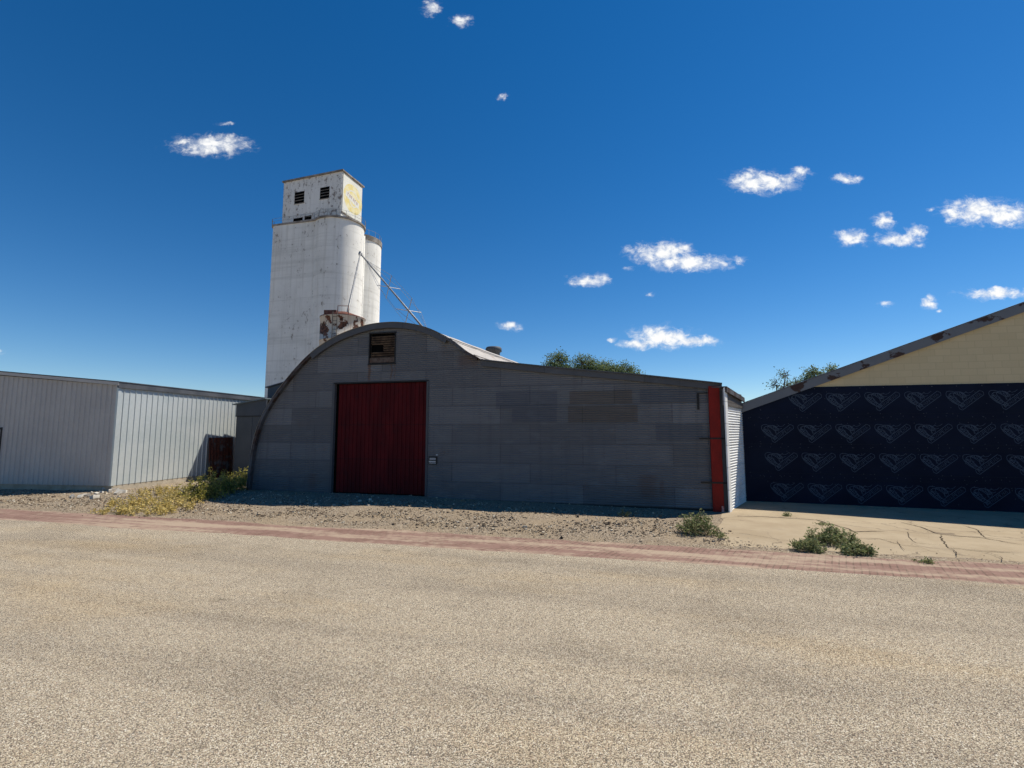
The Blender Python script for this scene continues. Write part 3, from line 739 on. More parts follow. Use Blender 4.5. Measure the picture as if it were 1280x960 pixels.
# ------------------------------------------------------------------ block building with house wrap
WL = (7.36, 15.56, 0)
WRt = gp(1280, 642, -.08)
WYAW = math.atan2(WL[1]-WRt[1], WRt[0]-WL[0])
def ww(x, y): return on_wall(x, y, WL, WYAW)
def logo_strokes():
    """faint line print: a tilted lettered plate with a curled leaf-like figure to its left, unit about 1 m wide"""
    S = []
    rot = R(38)
    def plate(px, py):
        return (px*math.cos(rot)-py*math.sin(rot)+.16, px*math.sin(rot)+py*math.cos(rot)-.07)
    S.append(([plate(*p) for p in [(-.34, -.075), (.40, -.075), (.44, 0), (.40, .085), (-.34, .085), (-.37, 0), (-.34, -.075)]], .011))
    x = -.30
    for ch in range(8):                                                # blocky lettering, not legible in the photo
        w = .055; k = ch % 4
        if k == 0: st = [[(0, -.04), (0, .05), (w, .05), (w, .005), (0, .005)]]
        elif k == 1: st = [[(w, .05), (0, .05), (0, -.04), (w, -.04)], [(0, .005), (w*.8, .005)]]
        elif k == 2: st = [[(0, -.04), (0, .05), (w, -.04), (w, .05)]]
        else: st = [[(0, -.04), (w/2, .05), (w, -.04)]]
        for q in st: S.append(([plate(x+a, b) for a, b in q], .009))
        x += .085
    def arc(cx, cy, rx, ry, a0, a1, n=12, w=.010, tilt=0):
        P = []
        for i in range(n+1):
            t = R(a0+(a1-a0)*i/n); X, Y = rx*math.cos(t), ry*math.sin(t)
            P.append((cx+X*math.cos(R(tilt))-Y*math.sin(R(tilt)), cy+X*math.sin(R(tilt))+Y*math.cos(R(tilt))))
        S.append((P, w))
    arc(-.20, .02, .30, .15, 95, 330, tilt=-38); arc(-.17, .03, .22, .09, 60, 320, tilt=-38)
    arc(-.12, .10, .15, .10, 0, 270, tilt=-30); arc(-.02, .12, .10, .05, 0, 360, tilt=-50); arc(-.28, .12, .10, .06, 20, 250, tilt=10)
    arc(-.08, -.06, .16, .05, 170, 350, tilt=-40); arc(.05, .08, .08, .12, 80, 260, tilt=-20)
    S.append(([(-.42, .08), (-.36, .02), (-.30, -.06), (-.16, -.17), (-.04, -.24), (0, -.20)], .012))
    arc(-.24, -.02, .16, .05, 0, 360, tilt=-38, w=.007); arc(-.10, .17, .06, .045, 0, 360, w=.007); arc(.02, .02, .05, .08, 0, 360, tilt=-30, w=.007); arc(-.33, .05, .07, .05, 0, 360, w=.007)
    for k in range(5): S.append(([(-.34+k*.06, -.02-k*.045), (-.27+k*.06, .045-k*.045)], .007))
    S.append(([(-.05, .2), (.02, .13), (.10, .09), (.17, .12)], .010)); S.append(([(.06, .22), (.12, .17), (.2, .19), (.27, .25)], .008))
    return S
def ribbon(mb, P, w, f):
    P = [Vector((a, b)) for a, b in P]; L = []
    for i, p in enumerate(P):
        d = (P[min(i+1, len(P)-1)]-P[max(i-1, 0)]); d = d.normalized() if d.length > 1e-6 else Vector((1, 0)); nn = Vector((-d.y, d.x))*w
        for q in (p-nn, p+nn): L.append(f(q.x, q.y))
    mb.add(L, [(2*i, 2*i+1, 2*i+3, 2*i+2) for i in range(len(P)-1)])

def build_block_building():
    b = thing('block_building', 'yellow painted block building with grey peeling rake board, lower wall covered in navy house wrap', 'building', WL, WYAW)
    e0 = ww(938, 501); e1 = ww(1279, 378.5); sl = (e1[1]-e0[1])/(e1[0]-e0[0])
    half = 11.5; top = lambda s: e0[1]+sl*(min(s, 2*half-s)-e0[0])
    W = 2*half; base = -.3
    sw = [ww(1010, 487)[1], ww(1150, 481)[1], ww(1279, 475)[1]]; zw = sum(sw)/3
    s_in = e0[0]+(zw-e0[1]+.28)/sl                                    # where the wrap top meets the rake
    # wall
    wl = MB(); wl.slab([(0, 0, base), (W, 0, base), (W, 0, top(W)-.1), (half, 0, top(half)-.1), (0, 0, top(0)-.1)], (0, .05, 0)); wl.build('block_wall', M['blocks'], b)
    sd = MB(); sd.box(0, .2, .2, 14, base, top(0)-.40); sd.build('side_wall', M['blocks'], b)
    sd = MB(); sd.box(W-.2, W, .2, 14, base, top(W)-.40); sd.build('side_wall', M['blocks'], b)
    sd = MB(); sd.box(.2, W-.2, 13.8, 14, base, top(0)-.40); sd.build('rear_wall', M['blocks'], b)
    wp = MB(); zt = lambda s: zw-.02+.012*(s-6)*0
    wp.slab([(0.0, -.022, base+.18), (W, -.022, base+.1), (W, -.022, min(zw, top(W)-.2)), (W-2, -.022, zw), (s_in, -.022, zw), (.0, -.022, top(0)-.2)], (0, .02, 0))
    wrap = wp.build('house_wrap', M['wrap'], b)
    # print: rows of the same tilted mark
    pm = MB(); S = logo_strokes()
    rows = [(505, 1012, 0), (540, 1013, 0), (577, 1018, 0), (616, 1025, 0)]
    starts = []
    for (px, py) in ((1101, 500), (1114, 540), (1120, 577), (1129, 617)):
        s, z = ww(px, py); starts.append((s, z))
    pitch = ww(1161, 500)[0]-ww(1110, 500)[0]
    for (s0, z0) in starts:
        for k in range(-6, 9):
            s = s0+k*pitch
            if s < .35 or s > 15 or z0+.25 > top(s)-.2: continue
            for P, w in S: ribbon(pm, P, w*.62, lambda a, c, s=s, z0=z0: (s+a*.95, -.0245, z0+c*.98))
    pm.build('printed_mark', M['print'], wrap)
    # lap lines and cap nails
    lp = MB(); cap = MB(); rn = random.Random(5)
    zs = [(starts[i][1]+starts[i+1][1])/2-.03 for i in range(3)]
    for z in zs:
        lp.box(.05, W-.5, -.0275, -.0225, z+.085, z+.10); lp.box(.05, W-.5, -.026, -.0225, z-.10, z-.09); lp.box(.05, W-.5, -.026, -.0225, z-.06, z-.054)
        s = .3
        while s < 15:
            for dz in (0, rn.choice([.1, -.2, .0])):
                cx, cz = s+rn.uniform(-.06, .06), z+dz+rn.uniform(-.02, .02)
                cap.add([(cx+.013*math.cos(a), -.029, cz+.013*math.sin(a)) for a in [R(60*i) for i in range(6)]], [(0, 1, 2, 3, 4, 5)])
            s += .28
    for i in range(220):
        cx = rn.uniform(.4, 15); cz = rn.uniform(.1, zw-.05)
        if cz > top(cx)-.35: continue
        cap.add([(cx+.012*math.cos(a), -.029, cz+.012*math.sin(a)) for a in [R(60*i) for i in range(6)]], [(0, 1, 2, 3, 4, 5)])
    s = s_in
    while s < 15: cap.add([(s+.016*math.cos(a), -.029, zw-.06+.016*math.sin(a)) for a in [R(60*i) for i in range(6)]], [(0, 1, 2, 3, 4, 5)]); s += .62
    lp.build('lap_seam', M['wrap_edge'], wrap); cap.build('cap_nails', M['cap'], wrap, kind='stuff')
    # rake board and roof
    f = MB()
    f.slab([(-.25, -.12, top(-.25)), (half, -.12, top(half)), (half, -.12, top(half)-.27), (-.25, -.12, top(-.25)-.27)], (0, .04, 0))
    f.slab([(half, -.12, top(half)), (W+.25, -.12, top(-.25)), (W+.25, -.12, top(-.25)-.27), (half, -.12, top(half)-.27)], (0, .04, 0))
    f.build('rake_board', M['fascia'], b)
    r = MB(); dz = .36                                              # roof lies below the parapet the rake board caps
    r.slab([(-.1, .06, top(-.1)-dz), (half, .06, top(half)-dz), (half, 14.3, top(half)-dz), (-.1, 14.3, top(-.1)-dz)], (0, 0, .03))
    r.slab([(half, .06, top(half)-dz), (W+.1, .06, top(-.1)-dz), (W+.1, 14.3, top(-.1)-dz), (half, 14.3, top(half)-dz)], (0, 0, .03))
    r.build('roof', M['roof_dark'], b)
    cp = MB()
    cp.slab([(-.28, -.14, top(-.28)+.002), (half, -.14, top(half)+.002), (half, .1, top(half)+.002), (-.28, .1, top(-.28)+.002)], (0, 0, .025))
    cp.slab([(half, -.14, top(half)+.002), (W+.28, -.14, top(-.28)+.002), (W+.28, .1, top(-.28)+.002), (half, .1, top(half)+.002)], (0, 0, .025))
    cp.build('parapet_cap', M['roof_dark'], b)
    so = MB(); so.slab([(-.25, -.08, top(-.25)-.1), (half, -.08, top(half)-.1), (half, -.001, top(half)-.1), (-.25, -.001, top(-.25)-.1)], (0, 0, .03)); so.build('soffit', M['roof_dark'], b)

# ------------------------------------------------------------------ grain elevator
EYAW = R(18); EC = at(428, 214, 70.0)
def build_elevator():
    O = (EC.x, EC.y, 0)
    b = thing('grain_elevator', 'tall white peeling concrete grain elevator with headhouse and round sign behind the barn', 'grain elevator', O, EYAW)
    ew = lambda x, y: on_wall(x, y, O, EYAW)
    zh = EC.z                                                       # headhouse roof height
    wl = -ew(355, 229)[0]
    def side_t(px, py=300):
        d = ray(px, py); k = d[0]/d[1]; ux, uy = math.sin(EYAW), math.cos(EYAW)
        return (k*O[1]-O[0])/(ux-k*uy)
    dd = side_t(453, 230)
    zb = ew(400, 276)[1]                                            # top of bins
    r = 3.75
    Ac = at(424, 300, 73.6); a = Matrix.Rotation(EYAW, 2) @ Vector((Ac.x-O[0], Ac.y-O[1]))
    nf = a.y-r                                                       # front plane of bins
    xl = on_wall(332, 380, (O[0]+nf*math.sin(EYAW), O[1]+nf*math.cos(EYAW)), EYAW)[0]
    # bin block: plan outline with rounded left corner and the big corner bin
    plan = []
    for i in range(9):
        t = R(180+90*i/8); plan.append((xl+1.0+1.0*math.cos(t), nf+.12+1.0+1.0*math.sin(t)))
    x = xl+1.2
    for i in range(29):
        t = R(-90-32+ (32+160)*i/28); plan.append((a.x+r*math.cos(t), a.y+r*math.sin(t)))
    plan += [(a.x-1.5, a.y+7), (xl, a.y+9)]
    m = MB(); n = len(plan); hs = [0, zb]
    # drop points that would fold the outline
    plan = [p for p in plan]
    m.add([(p[0], p[1], z) for z in hs for p in plan], [(i, (i+1) % n, (i+1) % n+n, i+n) for i in range(n)], False)
    m.add([(p[0], p[1], zb) for p in plan], [tuple(range(n))])
    m.sm[:] = [False]*len(m.sm)
    for i in range(10, 37): m.sm[i] = True
    m.build('bin_block', M['tower'], b)
    c2 = Vector((a.x-2.2, a.y+8.2)); m = MB(); m.lathe([(r, 0), (r, zb+.3)], c2.x, c2.y, 56); m.build('rear_bin', M['tower'], b)
    m = MB(); m.lathe([(r+.12, zb+.25), (r+.12, zb+1.1)], c2.x, c2.y, 56); m.build('rear_bin_cap', M['ledge'], b)
    tx = a.x+r+.02
    m = MB(); m.tube([(a.x+r*.66, a.y+r*.82, 0), (a.x+r*.66, a.y+r*.82, zb-.5)], .13, 8); m.build('downpipe', M['tower'], b)
    # ledge and railing round the bin tops
    cx = sum(p[0] for p in plan)/n; cy = sum(p[1] for p in plan)/n
    out = []
    for p in plan:
        d = Vector((p[0]-cx, p[1]-cy)); out.append(Vector(p)+d.normalized()*.22)
    m = MB(); m.slab([(p.x, p.y, zb) for p in out], (0, 0, .28)); m.build('roof_ledge', M['ledge'], b)
    rl = MB()
    for i in range(0, 38, 3): rl.tube([(out[i].x, out[i].y, zb+.28), (out[i].x, out[i].y, zb+1.2)], .035, 5)
    for i in range(37): 
        for h in (.75, 1.2): rl.tube([(out[i].x, out[i].y, zb+h), (out[i+1].x, out[i+1].y, zb+h)], .022, 4)
    rl.build('railing', M['pipe'], b)
    rl = MB(); K = 14
    for i in range(K):
        t0, t1 = R(-150+i*20), R(-150+(i+1)*20); rr = r-.05
        p0 = (c2.x+rr*math.cos(t0), c2.y+rr*math.sin(t0)); p1 = (c2.x+rr*math.cos(t1), c2.y+rr*math.sin(t1))
        rl.tube([(*p0, zb+1.1), (*p0, zb+2.1)], .03, 5)
        rl.tube([(*p0, zb+2.1), (*p1, zb+2.1)], .02, 4)
    rl.build('railing', M['pipe'], b)
    # headhouse
    hh = MB(); hh.box(-wl, 0, 0, dd, zb+.28, zh); h = hh.build('headhouse', M['tower_dirty'], b)
    MB().box(-wl-.2, .25, -.22, dd+.25, zh, zh+.22).build('headhouse_roof', M['ledge'], h)
    for (x0, y0, x1, y1) in ((368.7, 241, 380, 253), (400.5, 235, 411.5, 247)):
        s0, z1 = ew(x0, y0); s1, z0 = ew(x1, y1)
        w = MB(); w.box(s0, s1, -.03, -.004, z0, z1); wo = w.build('window', M['void'], h)
        g = MB()
        for k in range(1, 4): g.box(s0, s1, -.05, -.031, z0+(z1-z0)*k/4-.03, z0+(z1-z0)*k/4+.03)
        g.box(s0-.06, s1+.06, -.07, -.004, z0-.1, z0)
        g.build('sash', M['ledge'], wo)
    for (x0, y0, x1, y1) in ((367, 275, 378, 280.5), (381, 272, 389, 279)):
        s0, z1 = ew(x0, y0); s1, z0 = ew(x1, y1); MB().box(s0, s1, -.05, -.004, max(z0, zb+.4), z1+.2).build('doorway', M['void'], h)
    # sign panel on the sunlit side (faces +x of the frame)
    zt, zl = zh-.35, zh-6.3
    sp = MB(); sp.box(.004, .12, .15, dd-.15, zl, zt); sg = sp.build('sign_panel', M['sign_white'], h)
    cyy, cz, rad = dd*.52, (zt+zl)/2, min(dd*.46, 2.9)
    ky = (dd*.46)/rad
    def disc(mb, x, r0, r1, cy, cz, a0=0, a1=360, n=40, sy=1.0, sz=1.0):
        L = []; 
        for i in range(n+1):
            t = R(a0+(a1-a0)*i/n)
            for rr in (r0, r1): L.append((x, cy+rr*math.cos(t)*sy, cz+rr*math.sin(t)*sz))
        mb.add(L, [(2*i, 2*i+1, 2*i+3, 2*i+2) for i in range(n)])
    y1 = MB(); disc(y1, .125, 0.02, rad, cyy, cz, sy=ky, sz=1.0); y1.build('yellow_disc', M['sign_yellow'], sg)
    w = MB(); disc(w, .129, rad*.52, rad*.60, cyy, cz, 20, 200, sy=ky); disc(w, .129, rad*.36, rad*.44, cyy+.1, cz-.2, 190, 380, sy=ky)
    w.add([(.130, cyy-rad*ky*.78, cz-.15), (.130, cyy+rad*ky*.62, cz-.95), (.130, cyy+rad*ky*.66, cz+.0), (.130, cyy-rad*ky*.72, cz+.8)], [(0, 1, 2, 3)])
    w.build('white_band', M['sign_white'], sg)
    tx = MB()
    for k in range(6):
        y = cyy-rad*ky*.58+k*rad*ky*.19; zc = cz+.33-k*.10
        tx.add([(.134, y, zc-.25), (.134, y+.09, zc-.26), (.134, y+.09, zc+.25), (.134, y, zc+.26)], [(0, 1, 2, 3)])
        if k % 2 == 0: tx.add([(.134, y+.09, zc+.12), (.134, y+.26, zc+.10), (.134, y+.26, zc+.22), (.134, y+.09, zc+.24)], [(0, 1, 2, 3)])
        else: tx.add([(.134, y+.2, zc-.25), (.134, y+.28, zc-.26), (.134, y+.28, zc+.2), (.134, y+.2, zc+.22)], [(0, 1, 2, 3)])
    tx.build('lettering', M['sign_red'], sg)
    MB().box(.004, .16, .0, dd, zl-.22, zl-.08).build('belt_course', M['ledge'], h)
    return O, a, zb

def build_tank():
    P = at(428, 420, 40.0); ztop = at(428, 399, 40.0).z; rad = 27.0/600*40
    t = thing('hopper_tank', 'rust streaked off-white round steel tank showing above the barn roof before the elevator', 'tank', (P.x, P.y, 0))
    prof = [(rad, 0)]
    for k in range(1, 7): prof += [(rad, ztop*k/6-.06), (rad+.035, ztop*k/6-.04), (rad+.035, ztop*k/6-.01), (rad, ztop*k/6)]
    MB().lathe(prof, 0, 0, 48, False).build('shell', M['tank'], t)
    MB().lathe([(rad+.05, ztop), (rad+.05, ztop+.05), (rad*.3, ztop+.55), (.1, ztop+.6)], 0, 0, 40).build('lid', M['tank_rust'], t)
    q = MB(); q.box(-1.15, -.15, -1.25, -.3, ztop+.1, ztop+.48); q.build('hatch', M['tank_rust'], t)
    q = MB(); q.tube([(.1, -1.55, ztop), (.1, -1.55, ztop+.75), (.95, -1.5, ztop+.75), (.95, -1.5, ztop)], .035, 6)
    q.build('hand_rail', M['tank_rust'], t)
    q = MB()
    for x in (-.15, .2): q.tube([(x, -rad-.12, 0), (x, -rad-.12, ztop+.2)], .03, 6)
    z = .3
    while z < ztop: q.tube([(-.15, -rad-.12, z), (.2, -rad-.12, z)], .018, 5); z += .35
    q.build('ladder', M['black'], t)
    return P, ztop

def build_spout(tank):
    P, zt = tank
    top = at(450.5, 317, 66.0)
    t = thing('grain_spout', 'thin grey grain spout slanting down from the elevator with cross braces and guy wires', 'grain spout', (top.x, top.y, top.z))
    foot = at(541, 424, 46.0)
    q = Vector((P.x+.35, P.y, zt+.4))
    L = lambda p: p-top
    MB().tube([L(top), L(foot)], .105, 10).build('main_pipe', M['pipe'], t)
    MB().tube([L(top+Vector((0, 0, .05))), L(at(441, 360, 54)), L(q)], .10, 8).build('tank_pipe', M['pipe'], t)
    MB().lathe([(.26, -.25), (.3, 0), (.18, .3), (.05, .36)], 0, 0, 12).build('elbow', M['pipe'], t)
    d = (foot-top).normalized(); side = d.cross(Vector((0, 0, 1))).normalized(); up = side.cross(d).normalized()
    st = []
    for px in (486, 511):
        # nearest point on the pipe to that sight line
        best = min((abs(640+600*0+((top+(foot-top)*f).x/((top+(foot-top)*f).y*CP+((top+(foot-top)*f).z-EYE)*SP))*600-px), f) for f in [i/200 for i in range(201)])
        c = top+(foot-top)*best[1]; st.append(c)
        m = MB()
        for v in (side, up, -side, -up): m.tube([L(c), L(c+v*1.45)], .045, 5)
        m.build('cross_brace', M['wire'], t)
    w = MB()
    for v in (side, up, -side, -up):
        w.tube([L(top+d*3.0), L(st[0]+v*1.45), L(st[1]+v*1.45), L(foot+d*-.8)], .024, 4)
    w.build('guy_wire', M['wire'], t)

# ------------------------------------------------------------------ vegetation
def leaf_quad(mb, p, size, rn, aspect=.55):
    d = Vector((rn.gauss(0, 1), rn.gauss(0, 1), rn.gauss(0, .8))).normalized(); e = d.cross(Vector((rn.gauss(0, 1), rn.gauss(0, 1), rn.gauss(0, 1)))).normalized()
    l, w = size, size*aspect
    mb.add([p, p+d*l*.5+e*w*.5, p+d*l, p+d*l*.5-e*w*.5], [(0, 1, 2, 3)])

def tree(name, label, base, height, crown, seed, leafmat, density=1.0, bare=0.0, group=None):
    """crown: list of (dx, dz_center, rx, rz) lobes relative to base"""
    rn = random.Random(seed)
    t = thing(name, label, 'tree', base, 0, group)
    tr = MB(); tr.tube([(0, 0, 0), (.08, .05, height*.2), (-.06, 0, height*.42), (.05, .05, height*.6)], [.32, .26, .2, .12], 10)
    lf = MB()
    for (dx, dz, rx, rz) in crown:
        c = Vector((dx, rn.uniform(-.6, .6), dz))
        j = Vector((.03, .02, height*rn.uniform(.3, .5)))
        mid = j.lerp(c, .55)+Vector((rn.uniform(-.3, .3), rn.uniform(-.3, .3), -.2))
        tr.tube([j, mid, c], [.13, .085, .04], 7)
        k = int(70*density*max(.5, rx*rz))
        for i in range(k):
            u = Vector((rn.gauss(0, 1), rn.gauss(0, 1), rn.gauss(0, 1))).normalized(); rr = rn.uniform(.35, 1.0)**.6*(1+.22*noise.noise(u*2.2+Vector((seed, 0, 0))))
            tip = c+Vector((u.x*rx, u.y*rx*.9, u.z*rz))*rr
            s = c.lerp(tip, rn.uniform(.1, .4))
            tr.tube([s, s.lerp(tip, .6)+Vector((rn.uniform(-.15, .15), rn.uniform(-.15, .15), .06)), tip], [.028, .018, .008], 4, False)
            if rn.random() < bare: continue
            n = rn.randint(16, 30)
            for q in range(n):
                p = tip+Vector((rn.gauss(0, .22), rn.gauss(0, .22), rn.gauss(0, .17)))
                leaf_quad(lf, p, rn.uniform(.10, .2), rn)
    tr.build('trunk', M['bark'], t); lf.build('crown', M[leafmat], t)
    return t

def build_trees():
    specs = [(697, 439, 46.0, 'dense rounded green tree behind the lean-to roof, leftmost of the clump', [(0, -1.2, 1.35, 1.2), (-1.2, -2.3, 1.5, 1.0), (.9, -2.4, 1.3, 1.1), (0, -3.4, 2.0, 1.4)], 'leaf'),
             (731, 443, 47.5, 'middle tree of the clump, broad green crown above the lean-to roof', [(-.1, -1.1, 1.3, 1.1), (1.0, -1.7, 1.1, 1.0), (-1.2, -2.2, 1.1, 1.0), (.2, -3.2, 1.9, 1.3)], 'leaf'),
             (757, 449, 52.0, 'small paler tree between the two larger trees of the clump', [(0, -.9, 1.0, .9), (.7, -1.7, 1.1, 1.0), (-.7, -1.9, 1.1, 1.0), (0, -3, 1.6, 1.3)], 'leaf_pale'),
             (776, 449, 47.0, 'loose-crowned tree at the right end of the clump over the lean-to roof', [(-.9, -1.1, .9, .8), (.5, -1.0, 1.0, .8), (1.1, -1.8, .9, .8), (-.5, -2, 1.3, 1.0), (.4, -2.9, 1.7, 1.1)], 'leaf')]
    for i, (px, py, Y, lab, crown, mt) in enumerate(specs):
        top = at(px, py, Y); h = top.z
        tree('leafy_tree', lab, (top.x, Y, 0), h, [(a, h+b, c, d) for a, b, c, d in crown], 20+i, mt, 1.0, .05, 'trees behind the lean-to roof')
    top = at(980, 459, 40.0); h = top.z
    t = tree('sparse_tree', 'thin half bare tree with few leaves beside the peeling rake board', (top.x, 40, 0), h, [(0, h-.7, .7, .6), (-.9, h-1.5, .6, .7), (.9, h-1.5, .7, .7), (0, h-1.7, .8, .8), (.2, h-2.6, 1.3, .8)], 41, 'leaf', .55, .82)
    top = at(1016, 459, 41.0); h = top.z
    tree('small_tree', 'small green tree just showing over the peeling rake board', (top.x, 41, 0), h, [(0, h-.55, .6, .5), (.7, h-.9, .6, .5), (-.5, h-1.2, .6, .6), (-1.4, h-1.7, .45, .5), (1.9, h-.3, .12, .5), (0, h-1.8, 1.2, .8)], 44, 'leaf_pale', .9, .15)

def weed(mb_s, mb_l, base, h, spread, rn, leaf=.05, nleaf=16, lean=.5):
    a = rn.random()*6.28; l = rn.uniform(.1, lean)
    tip = base+Vector((math.cos(a)*l*h, math.sin(a)*l*h, h*math.sqrt(max(.1, 1-l*l))))
    mid = base.lerp(tip, .5)+Vector((0, 0, .08*h))
    mb_s.tube([base, mid, tip], [.006, .005, .0025], 4, False)
    for i in range(nleaf):
        f = rn.uniform(.12, 1); p = (base.lerp(mid, f*2) if f < .5 else mid.lerp(tip, f*2-1))
        off = Vector((rn.gauss(0, spread), rn.gauss(0, spread), rn.gauss(0, spread*.7)))*(1.15-f*.6)
        q = p+off; q.z = max(q.z, base.z+.01)
        mb_s.tube([p, q], [.003, .0015], 3, False)
        for k in range(2): leaf_quad(mb_l, q+Vector((rn.gauss(0, .012), rn.gauss(0, .012), rn.gauss(0, .01))), leaf*rn.uniform(.6, 1.4), rn, .42)

def clump(name, label, cat, loc, n, rx, ry, h, seed, mat, group=None, leaf=.05, nleaf=16, lean=.5, spread=.06):
    rn = random.Random(seed); t = thing(name, label, cat, loc, 0, group)
    s, l = MB(), MB()
    for i in range(n):
        a = rn.random()*6.28; rr = math.sqrt(rn.random())
        x, y = math.cos(a)*rr*rx, math.sin(a)*rr*ry
        z = ground_z(loc[0]+x, loc[1]+y)-loc[2]
        s.tube([(0, 0, -.07), (x*.6, y*.6, min(z, 0)-.07), (x, y, z)], .004, 3, False)
        weed(s, l, Vector((x, y, z)), h*rn.uniform(.45, 1.1)*(1-.45*rr*rr), spread, rn, leaf, nleaf, lean)
    s.build('stem', M['stem'], t); l.build('foliage', M[mat], t)
    return t
def gpos(px, py):
    p = gp(px, py); z = ground_z(p[0], p[1]); p = gp(px, py, z); return (p[0], p[1], ground_z(p[0], p[1]))

def build_weeds():
    g = 'dry yellow weeds on the bank by the shed'
    for i, (px, py, w, h, lab) in enumerate([(150, 640, .75, .28, 'low dry yellow weed at the left end of the patch by the shed corner'), (170, 630, .7, .38, 'dry yellow weed tuft beside the broken concrete lumps'),
            (186, 641, .75, .36, 'dry yellow weed tuft nearest the brick strip'), (203, 630, .8, .52, 'tallest dry yellow weed in the middle of the patch'), (222, 636, .7, .48, 'dry yellow weed on the gravel bank left of the barn shade'), (232, 622, .75, .55, 'dry yellow weed against the olive weeds, right end of the patch'), (196, 618, .7, .42, 'dry yellow weed close under the sunlit shed wall')]):
        clump('dry_weed', lab, 'weed', gpos(px, py), 32, w, .5, h*.78, 60+i, 'weed_dry', g, .055, 16, .55, .05)
    g = 'olive weeds between shed and barn'
    for i, (px, py, w, h, lab) in enumerate([(247, 621, .6, .75, 'tall olive weed beside the yellow patch in front of the rusty sheet'), (268, 617, .65, .85, 'tall dark olive weed in front of the annex'), (287, 615, .55, .75, 'olive weed between annex and barn foot'), (302, 611, .4, .80, 'pale flowering olive weed against the left foot of the barn arch'), (258, 624, .5, .5, 'low olive weed at the edge of the barn shade')]):
        clump('olive_weed', lab, 'weed', gpos(px, py), 42, w, .5, h, 80+i, 'weed_olive', g, .07, 18, .45, .07)
    clump('green_weed', 'bushy green weed growing at the foot of the red corner post', 'weed', gpos(873, 668), 30, .33, .27, .58, 90, 'weed', None, .06, 20, .6, .06)
    clump('green_weed', 'sprawling tall green weed in the cracked driveway, middle of its clump', 'weed', gpos(1040, 680), 40, .42, .26, .40, 91, 'weed', 'weeds in the driveway', .055, 20, .7, .06)
    clump('green_weed', 'dark low green weed at the left end of the driveway clump', 'weed', gpos(1010, 688), 32, .26, .2, .27, 92, 'weed', 'weeds in the driveway', .05, 18, .6, .05)
    clump('green_weed', 'dense low green weed at the right end of the driveway clump', 'weed', gpos(1068, 692), 34, .30, .2, .22, 93, 'weed', 'weeds in the driveway', .05, 18, .6, .05)
    for i, (px, py, w, h, lab) in enumerate([(983, 646, .13, .18, 'tiny weed in the slab joint near the white wall'), (1030, 657, .2, .14, 'tiny flat weed in the driveway above the big clump'), (1158, 704, .14, .10, 'little weed at the front edge of the driveway right of the clump'), (780, 645, .12, .35, 'thin lone weed in the shade under the barn wall'), (905, 672, .3, .06, 'flat dry-looking weed between post and driveway')]):
        clump('small_weed', lab, 'weed', gpos(px, py), 8, w*.7, w*.6, h*.65, 95+i, 'weed', 'small weeds', .04, 12, .7, .04)
    # rubble by the shed corner
    rn = random.Random(11); spots = [(100, 622), (108, 620), (114, 617), (121, 618), (127, 616), (131, 613), (137, 615), (143, 614), (147, 618), (118, 623), (90, 622), (153, 616)]
    for i, (px, py) in enumerate(spots):
        p = gpos(px, py); r = rn.uniform(.07, .14); mb = MB(); stone(mb, Vector((0, 0, r*.3)), r, rn)
        o = mb.build('concrete_lump', M['rubble'], None, p); tag(o, 'pale broken concrete lump in the rubble at the shed corner', 'rubble', 'broken concrete lumps at the shed corner')
    for i, (px, py, r, lab) in enumerate([(893, 667, .05, 'dark clod lying on the driveway corner by the red post'), (722, 646, .05, 'dark clod on the gravel at the edge of the barn shade'), (702, 673, .04, 'dark clod lying in front of the brick strip')]):
        mb = MB(); stone(mb, Vector((0, 0, r*.4)), r, rn); tag(mb.build('dirt_clod', M['black'], None, gpos(px, py)), lab, 'clod', 'dark clods')

